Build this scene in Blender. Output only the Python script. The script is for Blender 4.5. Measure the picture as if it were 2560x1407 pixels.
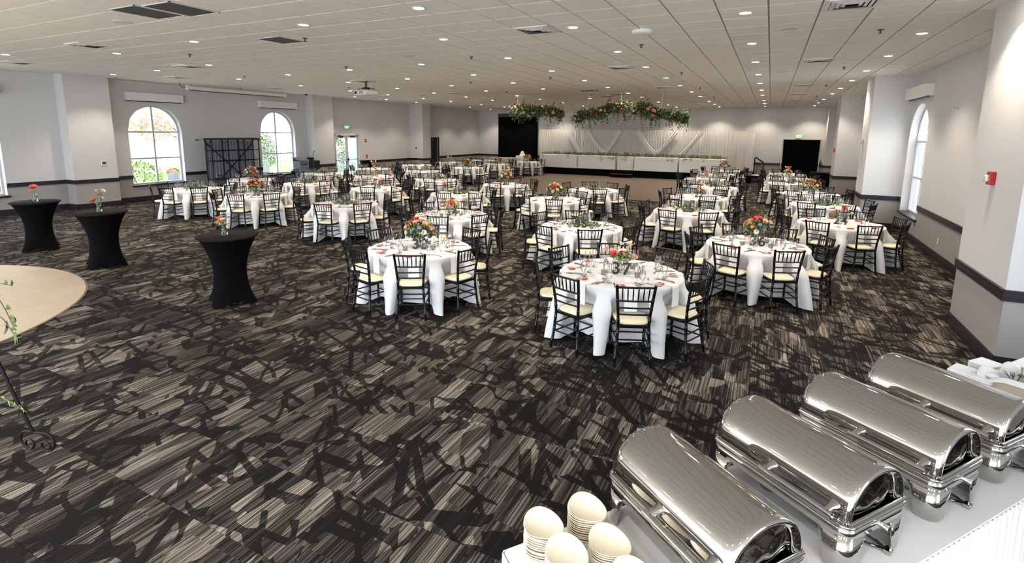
import bpy, math, random
from mathutils import Vector, Matrix, noise
R = math.radians
PI = math.pi
for o in list(bpy.data.objects):
    bpy.data.objects.remove(o)
SC = bpy.context.scene
COL = SC.collection
ZC = 4.064            # ceiling height
XL, XR, YB = -19.4, 3.22, 33.4   # left wall, right wall, back wall

# ------------------------------------------------------------------ camera, world, lights, exposure
cam = bpy.data.cameras.new('camera')
camo = bpy.data.objects.new('camera', cam)
COL.objects.link(camo)
SC.camera = camo
cam.sensor_width = 36.0
cam.lens = 18.09
cam.shift_y = -0.0634
cam.clip_end = 200
yaw, pitch, roll = R(26.35), R(9.31), R(-0.61)
fwd = Vector((-math.sin(yaw) * math.cos(pitch), math.cos(yaw) * math.cos(pitch), -math.sin(pitch)))
right = Vector((math.cos(yaw), math.sin(yaw), 0))
down = fwd.cross(right)
r2 = right * math.cos(roll) + down * math.sin(roll)
d2 = -right * math.sin(roll) + down * math.cos(roll)
M = Matrix.Identity(4)
for i in range(3):
    M[i][0], M[i][1], M[i][2] = r2[i], -d2[i], -fwd[i]
M[0][3], M[1][3], M[2][3] = 0.0, 0.0, 2.5
camo.matrix_world = M

world = bpy.data.worlds.new('overcast_sky')
SC.world = world
world.use_nodes = True
bg = world.node_tree.nodes['Background']
bg.inputs[0].default_value = (0.86, 0.93, 1.0, 1)
bg.inputs[1].default_value = 3.8
SC.view_settings.view_transform = 'Standard'
SC.view_settings.look = 'None'
SC.view_settings.exposure = 0.95
SC.view_settings.gamma = 1.0
SC.view_settings.use_curve_mapping = False
cy = SC.cycles
cy.max_bounces = 8
cy.diffuse_bounces = 4
cy.glossy_bounces = 4
cy.transmission_bounces = 4
cy.transparent_max_bounces = 24
cy.caustics_reflective = False
cy.caustics_refractive = False
cy.sample_clamp_indirect = 6.0
cy.use_denoising = True

SPOT_W = 104.0
def portal(name, loc, rot, sx, sy):
    l = bpy.data.lights.new(name, 'AREA')
    l.shape = 'RECTANGLE'; l.size = sx; l.size_y = sy
    l.cycles.is_portal = True
    o = bpy.data.objects.new(name, l); COL.objects.link(o)
    o.location = loc; o.rotation_euler = rot
WIN_L = [(-0.18, 1.6), (4.9, 6.68), (9.97, 11.75), (15.05, 16.83)]
WIN_R = [(-0.18, 1.6), (4.9, 6.68), (14.95, 16.73)]
for a, b in WIN_L:
    portal('window_daylight', (XL - .3, (a + b) / 2, 1.92), (0, R(-90), 0), 2.8, 1.8)
for a, b in WIN_R:
    portal('window_daylight', (XR + .3, (a + b) / 2, 1.92), (0, R(90), 0), 2.8, 1.8)
portal('door_daylight', (XL - .3, 20.0, 1.15), (0, R(-90), 0), 2.3, 1.9)
portal('entrance_daylight', (-8, -3.1, 2.0), (R(90), 0, 0), 23, 4.1)

# ------------------------------------------------------------------ materials
def lin(c):
    c = c / 255.0
    return c / 12.92 if c <= .04045 else ((c + .055) / 1.055) ** 2.4
def rgb(r, g, b):
    return (lin(r), lin(g), lin(b), 1)
def new_mat(name):
    m = bpy.data.materials.new(name); m.use_nodes = True
    nt = m.node_tree
    return m, nt, nt.nodes['Principled BSDF']
def N(nt, t, **kw):
    n = nt.nodes.new(t)
    for k, v in kw.items():
        setattr(n, k, v)
    return n
def L(nt, a, b):
    nt.links.new(a, b)
def mat(name, col, rough=.6, metal=0.0, bump=0.0, bscale=60.0, var=0.0, vscale=8.0, spec=None, emit=None, sheen=0.0, aniso=None):
    m, nt, p = new_mat(name)
    p.inputs['Base Color'].default_value = col
    p.inputs['Roughness'].default_value = rough
    p.inputs['Metallic'].default_value = metal
    if spec is not None: p.inputs['Specular IOR Level'].default_value = spec
    if emit:
        p.inputs['Emission Color'].default_value = emit[0]; p.inputs['Emission Strength'].default_value = emit[1]
    if bump or var:
        tc = N(nt, 'ShaderNodeTexCoord')
        if bump:
            nz = N(nt, 'ShaderNodeTexNoise'); nz.inputs['Scale'].default_value = bscale; nz.inputs['Detail'].default_value = 3
            L(nt, tc.outputs['Object'], nz.inputs['Vector'])
            b = N(nt, 'ShaderNodeBump'); b.inputs['Strength'].default_value = bump; b.inputs['Distance'].default_value = .01
            L(nt, nz.outputs['Fac'], b.inputs['Height']); L(nt, b.outputs['Normal'], p.inputs['Normal'])
        if var:
            nz = N(nt, 'ShaderNodeTexNoise'); nz.inputs['Scale'].default_value = vscale; nz.inputs['Detail'].default_value = 4
            L(nt, tc.outputs['Object'], nz.inputs['Vector'])
            mx = N(nt, 'ShaderNodeMix', data_type='RGBA')
            mx.inputs[6].default_value = tuple(c * (1 - var) for c in col[:3]) + (1,)
            mx.inputs[7].default_value = tuple(min(1, c * (1 + var)) for c in col[:3]) + (1,)
            L(nt, nz.outputs['Fac'], mx.inputs[0]); L(nt, mx.outputs[2], p.inputs['Base Color'])
    return m
def glass_mat(name, tint=(1, 1, 1, 1), refl=1.0):
    m = bpy.data.materials.new(name); m.use_nodes = True
    nt = m.node_tree; nt.nodes.clear()
    out = N(nt, 'ShaderNodeOutputMaterial'); mx = N(nt, 'ShaderNodeMixShader')
    tr = N(nt, 'ShaderNodeBsdfTransparent'); tr.inputs[0].default_value = tint
    gl = N(nt, 'ShaderNodeBsdfGlossy'); gl.inputs['Roughness'].default_value = .03
    lw = N(nt, 'ShaderNodeFresnel'); lw.inputs[0].default_value = 1.45
    mu = N(nt, 'ShaderNodeMath', operation='MULTIPLY'); mu.inputs[1].default_value = refl
    L(nt, lw.outputs[0], mu.inputs[0]); L(nt, mu.outputs[0], mx.inputs[0])
    L(nt, tr.outputs[0], mx.inputs[1]); L(nt, gl.outputs[0], mx.inputs[2]); L(nt, mx.outputs[0], out.inputs[0])
    return m

def carpet_mat():
    m, nt, p = new_mat('patterned_carpet')
    p.inputs['Roughness'].default_value = .95
    p.inputs['Specular IOR Level'].default_value = .1
    g = N(nt, 'ShaderNodeNewGeometry')
    def vm(op, a, b=None, scale=None):
        n = N(nt, 'ShaderNodeVectorMath', operation=op)
        L(nt, a, n.inputs[0])
        if b is not None:
            if isinstance(b, tuple): n.inputs[1].default_value = b
            else: L(nt, b, n.inputs[1])
        if scale is not None: n.inputs['Scale'].default_value = scale
        return n.outputs[0]
    def mth(op, a, b=None, c=None):
        n = N(nt, 'ShaderNodeMath', operation=op)
        for i, x in enumerate((a, b, c)):
            if x is None: continue
            if isinstance(x, (int, float)): n.inputs[i].default_value = x
            else: L(nt, x, n.inputs[i])
        return n.outputs[0]
    pos = vm('MULTIPLY', g.outputs['Position'], (1, 1, 0))
    tile = vm('FLOOR', vm('ADD', vm('MULTIPLY', pos, (1 / .61, 1 / .61, 0)), (.0, .11, .5)))
    wn = N(nt, 'ShaderNodeTexWhiteNoise', noise_dimensions='3D'); L(nt, tile, wn.inputs['Vector'])
    off = vm('SCALE', wn.outputs['Color'], scale=37.0)
    pp = vm('ADD', pos, off)
    sx = N(nt, 'ShaderNodeSeparateXYZ'); L(nt, pp, sx.inputs[0])
    # fine stripes that run along the room
    cb = N(nt, 'ShaderNodeCombineXYZ')
    L(nt, mth('FLOOR', mth('MULTIPLY', sx.outputs[0], 130.0)), cb.inputs[0])
    L(nt, mth('FLOOR', mth('MULTIPLY', sx.outputs[1], 2.3)), cb.inputs[1])
    ws = N(nt, 'ShaderNodeTexWhiteNoise', noise_dimensions='2D'); L(nt, cb.outputs[0], ws.inputs['Vector'])
    nb = N(nt, 'ShaderNodeTexNoise'); nb.inputs['Scale'].default_value = 1.0; nb.inputs['Detail'].default_value = 2.0
    L(nt, vm('MULTIPLY', pp, (22, 1.7, 0)), nb.inputs['Vector'])
    # angular shards of brightness
    vo = N(nt, 'ShaderNodeTexVoronoi', feature='F1'); vo.inputs['Scale'].default_value = 1.0
    L(nt, vm('MULTIPLY', pp, (7.5, 2.1, 0)), vo.inputs['Vector'])
    sc = N(nt, 'ShaderNodeSeparateColor'); L(nt, vo.outputs['Color'], sc.inputs[0])
    # speckle of the loop pile
    sp = N(nt, 'ShaderNodeTexNoise'); sp.inputs['Scale'].default_value = 260.0; sp.inputs['Detail'].default_value = 1.0
    L(nt, pos, sp.inputs['Vector'])
    v = mth('ADD', mth('MULTIPLY', sc.outputs[0], .38), mth('MULTIPLY', ws.outputs['Value'], .40))
    v = mth('ADD', v, mth('MULTIPLY', mth('SUBTRACT', nb.outputs['Fac'], .25), .42))
    v = mth('ADD', v, mth('MULTIPLY', mth('SUBTRACT', sp.outputs['Fac'], .5), .35))
    v = mth('ADD', v, mth('MULTIPLY', mth('SUBTRACT', wn.outputs['Value'], .5), .16))
    # criss-cross dark strokes
    def strokes(ang, s, off2, thr):
        mp = N(nt, 'ShaderNodeMapping'); mp.inputs['Rotation'].default_value = (0, 0, R(ang)); mp.inputs['Location'].default_value = off2
        L(nt, pp, mp.inputs['Vector'])
        ve = N(nt, 'ShaderNodeTexVoronoi', feature='DISTANCE_TO_EDGE'); ve.inputs['Scale'].default_value = 1.0
        L(nt, vm('MULTIPLY', mp.outputs[0], s), ve.inputs['Vector'])
        return mth('LESS_THAN', ve.outputs['Distance'], thr)
    k = mth('MAXIMUM', strokes(24, (1.5, 3.3, 0), (0, 0, 0), .060), strokes(-34, (3.4, 1.5, 0), (7, 3, 0), .055))
    keep = N(nt, 'ShaderNodeTexNoise'); keep.inputs['Scale'].default_value = 2.2; L(nt, pp, keep.inputs['Vector'])
    k = mth('MULTIPLY', k, mth('GREATER_THAN', keep.outputs['Fac'], .45))
    v = mth('SUBTRACT', v, mth('MULTIPLY', k, .33))
    cr = N(nt, 'ShaderNodeValToRGB')
    e = cr.color_ramp.elements
    e[0].position = .14; e[0].color = (.0085, .0075, .0075, 1)
    e[1].position = .90; e[1].color = (.32, .28, .235, 1)
    for ps, c in ((.33, (.015, .013, .012, 1)), (.48, (.042, .036, .031, 1)), (.64, (.105, .090, .074, 1))):
        x = e.new(ps); x.color = c
    L(nt, v, cr.inputs[0]); L(nt, cr.outputs[0], p.inputs['Base Color'])
    b = N(nt, 'ShaderNodeBump'); b.inputs['Strength'].default_value = .25; b.inputs['Distance'].default_value = .004
    L(nt, sp.outputs['Fac'], b.inputs['Height']); L(nt, b.outputs['Normal'], p.inputs['Normal'])
    return m

def wood_mat(name, c1, c2, scale=(3, 40, 3), rough=.45):
    m, nt, p = new_mat(name)
    tc = N(nt, 'ShaderNodeTexCoord'); mp = N(nt, 'ShaderNodeMapping'); mp.inputs['Scale'].default_value = scale
    nz = N(nt, 'ShaderNodeTexNoise'); nz.inputs['Scale'].default_value = 1.0; nz.inputs['Detail'].default_value = 5
    L(nt, tc.outputs['Object'], mp.inputs[0]); L(nt, mp.outputs[0], nz.inputs['Vector'])
    mx = N(nt, 'ShaderNodeMix', data_type='RGBA'); mx.inputs[6].default_value = c1; mx.inputs[7].default_value = c2
    L(nt, nz.outputs['Fac'], mx.inputs[0]); L(nt, mx.outputs[2], p.inputs['Base Color'])
    p.inputs['Roughness'].default_value = rough
    return m
def sheer_mat(name, col, trans=.35):
    m = bpy.data.materials.new(name); m.use_nodes = True
    nt = m.node_tree; nt.nodes.clear()
    out = N(nt, 'ShaderNodeOutputMaterial'); mx = N(nt, 'ShaderNodeMixShader'); mx.inputs[0].default_value = trans
    d = N(nt, 'ShaderNodeBsdfDiffuse'); d.inputs[0].default_value = col
    t = N(nt, 'ShaderNodeBsdfTransparent')
    L(nt, d.outputs[0], mx.inputs[1]); L(nt, t.outputs[0], mx.inputs[2]); L(nt, mx.outputs[0], out.inputs[0])
    return m
def checker_mat(name):
    m, nt, p = new_mat(name)
    tc = N(nt, 'ShaderNodeTexCoord'); ck = N(nt, 'ShaderNodeTexChecker'); ck.inputs['Scale'].default_value = 90
    ck.inputs[1].default_value = (.02, .02, .02, 1); ck.inputs[2].default_value = (.8, .8, .8, 1)
    L(nt, tc.outputs['Object'], ck.inputs[0]); L(nt, ck.outputs[0], p.inputs['Base Color'])
    return m

MT = {}
MT['carpet'] = carpet_mat()
MT['wall'] = mat('painted_wall', rgb(205, 203, 203), .85, bump=.06, bscale=220)
MT['wainscot'] = mat('grey_textured_wallcovering', rgb(158, 152, 150), .8, bump=.12, bscale=180, var=.05, vscale=30)
MT['trim'] = mat('charcoal_painted_trim', rgb(38, 36, 42), .35)
MT['ceil'] = mat('mineral_fibre_tile', rgb(240, 236, 229), .9, bump=.15, bscale=140, var=.03, vscale=70)
MT['grid'] = mat('ceiling_grid_metal', rgb(150, 146, 142), .6)
MT['black_chair'] = mat('black_lacquer', rgb(11, 10, 11), .3, spec=.28)
MT['cushion'] = mat('ivory_vinyl', rgb(233, 222, 190), .42, bump=.05, bscale=14)
MT['linen'] = mat('white_linen', rgb(220, 219, 221), .85, bump=.05, bscale=300)
MT['napkin'] = mat('white_napkin_linen', rgb(236, 234, 234), .85, bump=.1, bscale=400)
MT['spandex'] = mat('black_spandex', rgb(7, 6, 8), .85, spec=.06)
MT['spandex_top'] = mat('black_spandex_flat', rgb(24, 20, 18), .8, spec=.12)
MT['black_drape'] = mat('black_velour', rgb(5, 5, 6), .95, spec=.1)
MT['chrome'] = mat('polished_stainless', (.57, .56, .535, 1), .05, 1.0, bump=.012, bscale=5)
MT['steel'] = mat('brushed_steel', (.62, .62, .63, 1), .2, 1.0)
MT['porcelain'] = mat('ivory_porcelain', rgb(226, 217, 198), .18)
MT['glass'] = glass_mat('clear_glass', (.992, .994, .994, 1), .8)
MT['pane'] = glass_mat('window_glass', (.97, .99, .985, 1), .7)
MT['wframe'] = mat('white_window_frame', rgb(196, 196, 200), .45)
MT['white'] = mat('white_plastic', rgb(228, 227, 224), .45)
MT['offwhite'] = mat('off_white_metal', rgb(214, 211, 204), .5)
MT['black'] = mat('black_plastic', rgb(18, 18, 20), .4)
MT['iron'] = mat('wrought_iron', rgb(9, 9, 11), .5, spec=.25)
MT['darkmetal'] = mat('dark_grey_metal', rgb(58, 56, 62), .5)
MT['darkpanel'] = mat('dark_grey_grille', rgb(70, 68, 70), .7)
MT['red'] = mat('red_enamel', rgb(170, 22, 24), .35)
MT['redbox'] = mat('red_card', rgb(205, 38, 30), .5)
MT['check'] = checker_mat('checkered_card')
MT['card'] = mat('white_card', rgb(240, 240, 245), .8)
MT['candle'] = mat('white_candle_wax', rgb(242, 238, 228), .5)
MT['water'] = glass_mat('water', (.95, .97, .97, 1), .8)
MT['bowl'] = MT['porcelain']
MT['stone'] = mat('cream_porcelain_tile', rgb(182, 165, 142), .55, var=.08, vscale=3.0)
MT['grout'] = mat('grout', rgb(120, 106, 90), .95)
MT['dance'] = wood_mat('brown_wood_laminate', rgb(112, 95, 78), rgb(84, 70, 57), (2, 26, 2), .42)
MT['stagedeck'] = mat('black_stage_deck', rgb(20, 20, 22), .8)
MT['sheer'] = sheer_mat('white_sheer', (.80, .77, .73, 1), .12)
MT['swag'] = sheer_mat('white_sheer_sash', (.88, .86, .83, 1), .04)
MT['greydrape'] = mat('grey_satin_drape', rgb(120, 122, 134), .7)
MT['brownbar'] = mat('dark_brown_wood', rgb(40, 34, 33), .5)
MT['lectern'] = mat('grey_lectern_paint', rgb(112, 122, 134), .5)
MT['piano'] = mat('black_piano_lacquer', rgb(8, 8, 10), .15)
MT['lens'] = mat('lit_lamp_lens', (1, 1, 1, 1), .5, emit=((1, .93, .80, 1), 45.0))
MT['exit'] = mat('lit_green_exit_letters', rgb(60, 200, 90), .5, emit=((.10, .85, .22, 1), 1.3))
MT['cake'] = mat('ivory_icing', rgb(240, 236, 224), .5)
MT['beige'] = mat('ivory_table_skirt', rgb(190, 178, 156), .8)
MT['leaf1'] = mat('leaf_dark_green', rgb(38, 60, 26), .5)
MT['leaf2'] = mat('leaf_mid_green', rgb(74, 100, 46), .5)
MT['leaf3'] = mat('leaf_pale_green', rgb(150, 172, 96), .55)
MT['leaf_red'] = mat('leaf_maple_red', rgb(214, 150, 156), .6)  # red paled to pink: overexposed daylight imitated in the leaf colour
MT['leaf_orange'] = mat('leaf_maple_orange', rgb(216, 176, 146), .6)  # orange paled likewise, outdoor glare put into the colour
MT['bark'] = mat('bark', rgb(92, 78, 66), .9)
MT['concrete'] = mat('pale_concrete', rgb(206, 204, 198), .9, var=.05, vscale=2)
MT['stonewall'] = mat('grey_ledgestone', rgb(140, 142, 148), .9, bump=.5, bscale=8, var=.3, vscale=9)
MT['pot'] = mat('grey_planter', rgb(120, 126, 140), .6)
MT['lawn'] = mat('lawn_grass', rgb(96, 140, 60), .9, var=.2, vscale=20)
FC = {'coral': rgb(226, 62, 70), 'peach': rgb(246, 188, 142), 'orange': rgb(238, 122, 40), 'white': rgb(244, 238, 222),
      'cream': rgb(238, 226, 168), 'pink': rgb(242, 168, 158), 'blue': rgb(128, 134, 190), 'salmon': rgb(240, 118, 96), 'yellow': rgb(238, 196, 84)}
for k, c in FC.items():
    MT['f_' + k] = mat(k + '_petals', c, .55, var=.10, vscale=40)

# ------------------------------------------------------------------ mesh helpers
class MB:
    def __init__(s):
        s.v, s.f, s.m, s.s = [], [], [], []
    def add(s, vs, fs, m=0, sm=False, M=None):
        b = len(s.v)
        if M is not None:
            vs = [tuple(M @ Vector(p)) for p in vs]
        s.v.extend(vs)
        for f in fs:
            s.f.append(tuple(b + i for i in f)); s.m.append(m); s.s.append(sm)
        return s
    def box(s, x0, x1, y0, y1, z0, z1, m=0, M=None):
        vs = [(x0, y0, z0), (x1, y0, z0), (x1, y1, z0), (x0, y1, z0), (x0, y0, z1), (x1, y0, z1), (x1, y1, z1), (x0, y1, z1)]
        return s.add(vs, [(3, 2, 1, 0), (4, 5, 6, 7), (0, 1, 5, 4), (1, 2, 6, 5), (2, 3, 7, 6), (3, 0, 4, 7)], m, False, M)
    def bevbox(s, x0, x1, y0, y1, z0, z1, b=.01, m=0, M=None):
        pr = lambda i: [(x0 + i, y0 + b), (x0 + b, y0 + i), (x1 - b, y0 + i), (x1 - i, y0 + b), (x1 - i, y1 - b), (x1 - b, y1 - i), (x0 + b, y1 - i), (x0 + i, y1 - b)]
        rings = [(b * .5, z0), (0, z0 + b), (0, z1 - b), (b * .5, z1)]
        vs = []
        for i, z in rings:
            vs += [(x, y, z) for x, y in pr(i)]
        fs = [tuple(range(7, -1, -1)), tuple(range(24, 32))]
        for r in range(3):
            for k in range(8):
                a, c = r * 8 + k, r * 8 + (k + 1) % 8
                fs.append((a, c, c + 8, a + 8))
        return s.add(vs, fs, m, False, M)
    def tube(s, pts, rad, seg=8, m=0, caps=True, sm=True, M=None):
        pts = [Vector(p) for p in pts]
        if not isinstance(rad, (list, tuple)): rad = [rad] * len(pts)
        n = len(pts); vs = []; prev = None
        for i, p in enumerate(pts):
            t = (pts[min(i + 1, n - 1)] - pts[max(i - 1, 0)]).normalized()
            if prev is None:
                a = Vector((0, 0, 1)) if abs(t.z) < .9 else Vector((1, 0, 0))
                u = t.cross(a).normalized()
            else:
                u = (prev - t * prev.dot(t)).normalized()
            prev = u; w = t.cross(u)
            for k in range(seg):
                an = 2 * PI * k / seg
                vs.append(tuple(p + (u * math.cos(an) + w * math.sin(an)) * rad[i]))
        fs = []
        for i in range(n - 1):
            for k in range(seg):
                a, b = i * seg + k, i * seg + (k + 1) % seg
                fs.append((a, b, b + seg, a + seg))
        s.add(vs, fs, m, sm, M)
        if caps:
            s.add(vs[:seg], [tuple(range(seg - 1, -1, -1))], m, False, M)
            s.add(vs[-seg:], [tuple(range(seg))], m, False, M)
        return s
    def lathe(s, prof, seg=16, m=0, sm=True, c=(0, 0, 0), M=None):
        vs, fs = [], []
        n = len(prof)
        for r, z in prof:
            for k in range(seg):
                a = 2 * PI * k / seg
                vs.append((c[0] + r * math.cos(a), c[1] + r * math.sin(a), c[2] + z))
        for i in range(n - 1):
            for k in range(seg):
                a, b = i * seg + k, i * seg + (k + 1) % seg
                fs.append((a, b, b + seg, a + seg))
        return s.add(vs, fs, m, sm, M)
    def disc(s, r, z=0, seg=16, m=0, c=(0, 0), up=True, M=None):
        vs = [(c[0] + r * math.cos(2 * PI * k / seg), c[1] + r * math.sin(2 * PI * k / seg), z) for k in range(seg)]
        return s.add(vs, [tuple(range(seg)) if up else tuple(range(seg - 1, -1, -1))], m, False, M)
    def grid(s, fn, nu, nv, m=0, sm=True, closeu=False, M=None):
        vs, fs = [], []
        cu = nu if closeu else nu + 1
        for j in range(nv + 1):
            for i in range(cu):
                vs.append(tuple(fn(i / nu, j / nv)))
        for j in range(nv):
            for i in range(nu):
                a, b = j * cu + i, j * cu + (i + 1) % cu
                fs.append((a, b, b + cu, a + cu))
        return s.add(vs, fs, m, sm, M)
    def mesh(s, name, *mats):
        me = bpy.data.meshes.new(name)
        me.from_pydata(s.v, [], s.f)
        for k in mats:
            me.materials.append(MT[k] if isinstance(k, str) else k)
        me.polygons.foreach_set('material_index', s.m)
        me.polygons.foreach_set('use_smooth', s.s)
        me.update()
        return me

def obj(name, me, parent=None, loc=None, rz=None, rot=None):
    o = bpy.data.objects.new(name, me)
    COL.objects.link(o)
    if parent is not None: o.parent = parent
    if loc is not None: o.location = loc
    if rz is not None: o.rotation_euler = (0, 0, rz)
    if rot is not None: o.rotation_euler = rot
    return o
def tag(o, label, cat, group=None):
    o['label'] = label; o['category'] = cat
    if group: o['group'] = group
    return o
def thing(name, label, cat, loc=(0, 0, 0), rz=0.0, group=None):
    return tag(obj(name, None, None, loc, rz), label, cat, group)
def struct(o):
    o['kind'] = 'structure'; return o
def stuff(o):
    o['kind'] = 'stuff'; return o
def spawn(name, parts, label, cat, loc, rz=0.0, group=None):
    """parts: list of (part name, mesh) or one mesh: a copy of a thing with each of its parts, mesh data shared"""
    if not isinstance(parts, list):
        return tag(obj(name, parts, None, loc, rz), label, cat, group)
    r = thing(name, label, cat, loc, rz, group)
    for p in parts:
        c = obj(p[0], p[1], r)
        for q in p[2:]:
            obj(q[0], q[1], c)
    return r
def text_mesh(body, size, depth, m, offset=0.0, align='CENTER'):
    cu = bpy.data.curves.new('letters', 'FONT')
    cu.body = body; cu.size = size; cu.extrude = depth; cu.offset = offset
    cu.align_x = align; cu.resolution_u = 4
    t = bpy.data.objects.new('letters', cu); COL.objects.link(t)
    dg = bpy.context.evaluated_depsgraph_get()
    me = bpy.data.meshes.new_from_object(t.evaluated_get(dg))
    bpy.data.objects.remove(t); bpy.data.curves.remove(cu)
    me.materials.clear(); me.materials.append(MT[m])
    return me
def leaf(mb, p, d, up, ln, wd, m=0):
    d = d.normalized(); sdir = d.cross(up)
    if sdir.length < 1e-3: sdir = d.cross(Vector((1, 0, .3)))
    sdir.normalize(); n = sdir.cross(d)
    q = p + d * ln * .5
    mb.add([tuple(p), tuple(q - sdir * wd - n * wd * .3), tuple(p + d * ln), tuple(q + sdir * wd - n * wd * .3)], [(0, 1, 2), (0, 2, 3)], m, False)
def rdir(rng, zmin=-1.0):
    while True:
        v = Vector((rng.uniform(-1, 1), rng.uniform(-1, 1), rng.uniform(zmin, 1)))
        if .05 < v.length < 1: return v.normalized()
def petal_flower(kind='peony', col='coral', heart='cream', rad=.05, seed=1):
    rng = random.Random(seed); mb = MB()
    rings = {'peony': [(9, 1.0, 1.15), (8, .85, .8), (7, .65, .45), (5, .42, .18)], 'rose': [(7, 1.0, 1.0), (6, .78, .6), (5, .55, .3)],
             'daisy': [(8, 1.0, 1.35), (6, .6, .9)]}[kind]
    for n, sc, op in rings:
        a0 = rng.uniform(0, 6.3)
        for k in range(n):
            a = a0 + 2 * PI * k / n + rng.uniform(-.1, .1)
            ca, sa = math.cos(a), math.sin(a); w = 1.35 * PI / n * sc * rad; o2 = op * rng.uniform(.9, 1.1)
            vs = []
            for j in range(4):
                v = j / 3; th = o2 * (v ** 1.3)
                rr = sc * rad * (.12 + math.sin(th) * .95 if th < PI / 2 else .12 + .95); zz = sc * rad * (math.cos(th * .8) - 1 + v * 1.0) + rad * .1 * (1.2 - sc)
                ww = w * math.sin(PI * (.18 + .62 * v))
                for i in (-1, 0, 1):
                    cup = abs(i) * rad * .16 * v
                    x, y = rr - abs(i) * rad * .1, i * ww
                    vs.append((x * ca - y * sa, x * sa + y * ca, zz + cup))
            fs = []
            for j in range(3):
                for i in range(2):
                    q = j * 3 + i; fs.append((q, q + 1, q + 4, q + 3))
            mb.add(vs, fs, 0, True)
    mb.lathe([(.0, rad * .32), (rad * .14, rad * .26), (rad * .18, rad * .1)], 6, 1, True)
    return mb.mesh(col + '_flower', 'f_' + col, 'f_' + heart)
FL = {}
def flower(kind, col, rad):
    k = (kind, col, rad)
    if k not in FL:
        FL[k] = petal_flower(kind, col, {'coral': 'coral', 'white': 'cream', 'orange': 'yellow', 'blue': 'blue'}.get(col, 'cream'), rad, len(FL) + 3)
    return FL[k]
def aim(o, d, spin=0.0):
    o.rotation_euler = d.to_track_quat('Z', 'Y').to_euler()

# ------------------------------------------------------------------ room shell
def ysegs(y0, y1, ops):
    cuts = [y0]; out = []
    for o in sorted(ops):
        out.append((cuts[-1], o[0], None)); out.append((o[0], o[1], o)); cuts.append(o[1])
    out.append((cuts[-1], y1, None))
    return [q for q in out if q[1] - q[0] > 1e-4]
RAIL = .84
def side_wall(x, s, y0, y1, ops, depth=.22):
    """s: +1 interior lies toward +X. ops: (ya, yb, sill z, spring z, arched)"""
    mb = MB()
    def q(ya, za, yb, zb, xx=x, m=0):
        mb.add([(xx, ya, za), (xx, yb, za), (xx, yb, zb), (xx, ya, zb)], [(0, 1, 2, 3)], m)
    for xx in (x, x - s * .3):
        for a, b, o in ysegs(y0, y1, ops):
            if o is None:
                q(a, 0, b, RAIL, xx, 1); q(a, RAIL, b, ZC + .12, xx, 0); continue
            ya, yb, zs, zp, arch = o
            n = 24 if arch else 1; yc, rr = (ya + yb) / 2, (yb - ya) / 2
            top = lambda y: zp + (math.sqrt(max(0, rr * rr - (y - yc) ** 2)) if arch else 0)
            if zs > 0: q(a, 0, b, zs, xx, 1)
            for i in range(n):
                u, v = a + (b - a) * i / n, a + (b - a) * (i + 1) / n
                mb.add([(xx, u, top(u)), (xx, v, top(v)), (xx, v, ZC + .12), (xx, u, ZC + .12)], [(0, 1, 2, 3)], 0)
                if xx == x:
                    e = x - s * .3
                    mb.add([(x, u, top(u)), (x, v, top(v)), (e, v, top(v)), (e, u, top(u))], [(0, 1, 2, 3)], 0)
            if xx == x:
                e = x - s * .3
                for yy in (ya, yb): mb.add([(x, yy, zs), (x, yy, zp), (e, yy, zp), (e, yy, zs)], [(0, 1, 2, 3)], 0)
                mb.add([(x, ya, zs), (x, yb, zs), (e, yb, zs), (e, ya, zs)], [(0, 1, 2, 3)], 0)
    return mb
SILL, SPR = .56, 2.40
DOOR_L = (19.2, 20.95, 0.0, 2.33, False)
BDOOR = (27.2, 28.25, 0.0, 2.12, False)
lops = [(a, b, SILL, SPR, True) for a, b in WIN_L] + [DOOR_L, BDOOR]
rops = [(a, b, SILL, SPR, True) for a, b in WIN_R]
wl = struct(obj('wall_left', side_wall(XL, 1, -3, YB, lops).mesh('wall_left', 'wall', 'wainscot')))
wr = struct(obj('wall_right', side_wall(XR, -1, -3, YB, rops).mesh('wall_right', 'wall', 'wainscot')))
mb = MB()
mb.box(XL - .3, XR + .3, YB, YB + .3, 0, RAIL, 1); mb.box(XL - .3, XR + .3, YB, YB + .3, RAIL, ZC + .12, 0)
wb = struct(obj('wall_back', mb.mesh('wall_back', 'wall', 'wainscot')))

def rail_seg(mb, p, q, n):
    """charcoal chair rail with grooves from p to q (xy), n = inward normal"""
    for z0, z1, t in ((.785, .815, .022), (.815, .835, .014), (.835, .875, .026), (.875, .89, .016), (.89, .907, .03)):
        mb.add([(p[0], p[1], z0), (q[0], q[1], z0), (q[0] + n[0] * t, q[1] + n[1] * t, z0), (p[0] + n[0] * t, p[1] + n[1] * t, z0),
                (p[0], p[1], z1), (q[0], q[1], z1), (q[0] + n[0] * t, q[1] + n[1] * t, z1), (p[0] + n[0] * t, p[1] + n[1] * t, z1)],
               [(0, 1, 2, 3), (4, 5, 6, 7), (0, 1, 5, 4), (1, 2, 6, 5), (2, 3, 7, 6), (3, 0, 4, 7)], 0)
def base_seg(mb, p, q, n):
    for z0, z1, t in ((0, .10, .02), (.10, .115, .014), (.115, .145, .018), (.145, .165, .01)):
        mb.add([(p[0], p[1], z0), (q[0], q[1], z0), (q[0] + n[0] * t, q[1] + n[1] * t, z0), (p[0] + n[0] * t, p[1] + n[1] * t, z0),
                (p[0], p[1], z1), (q[0], q[1], z1), (q[0] + n[0] * t, q[1] + n[1] * t, z1), (p[0] + n[0] * t, p[1] + n[1] * t, z1)],
               [(0, 1, 2, 3), (4, 5, 6, 7), (0, 1, 5, 4), (1, 2, 6, 5), (2, 3, 7, 6), (3, 0, 4, 7)], 0)
PIL_L = [(8.1, 9.3), (17.5, 18.7), (25.2, 26.0)]
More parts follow.
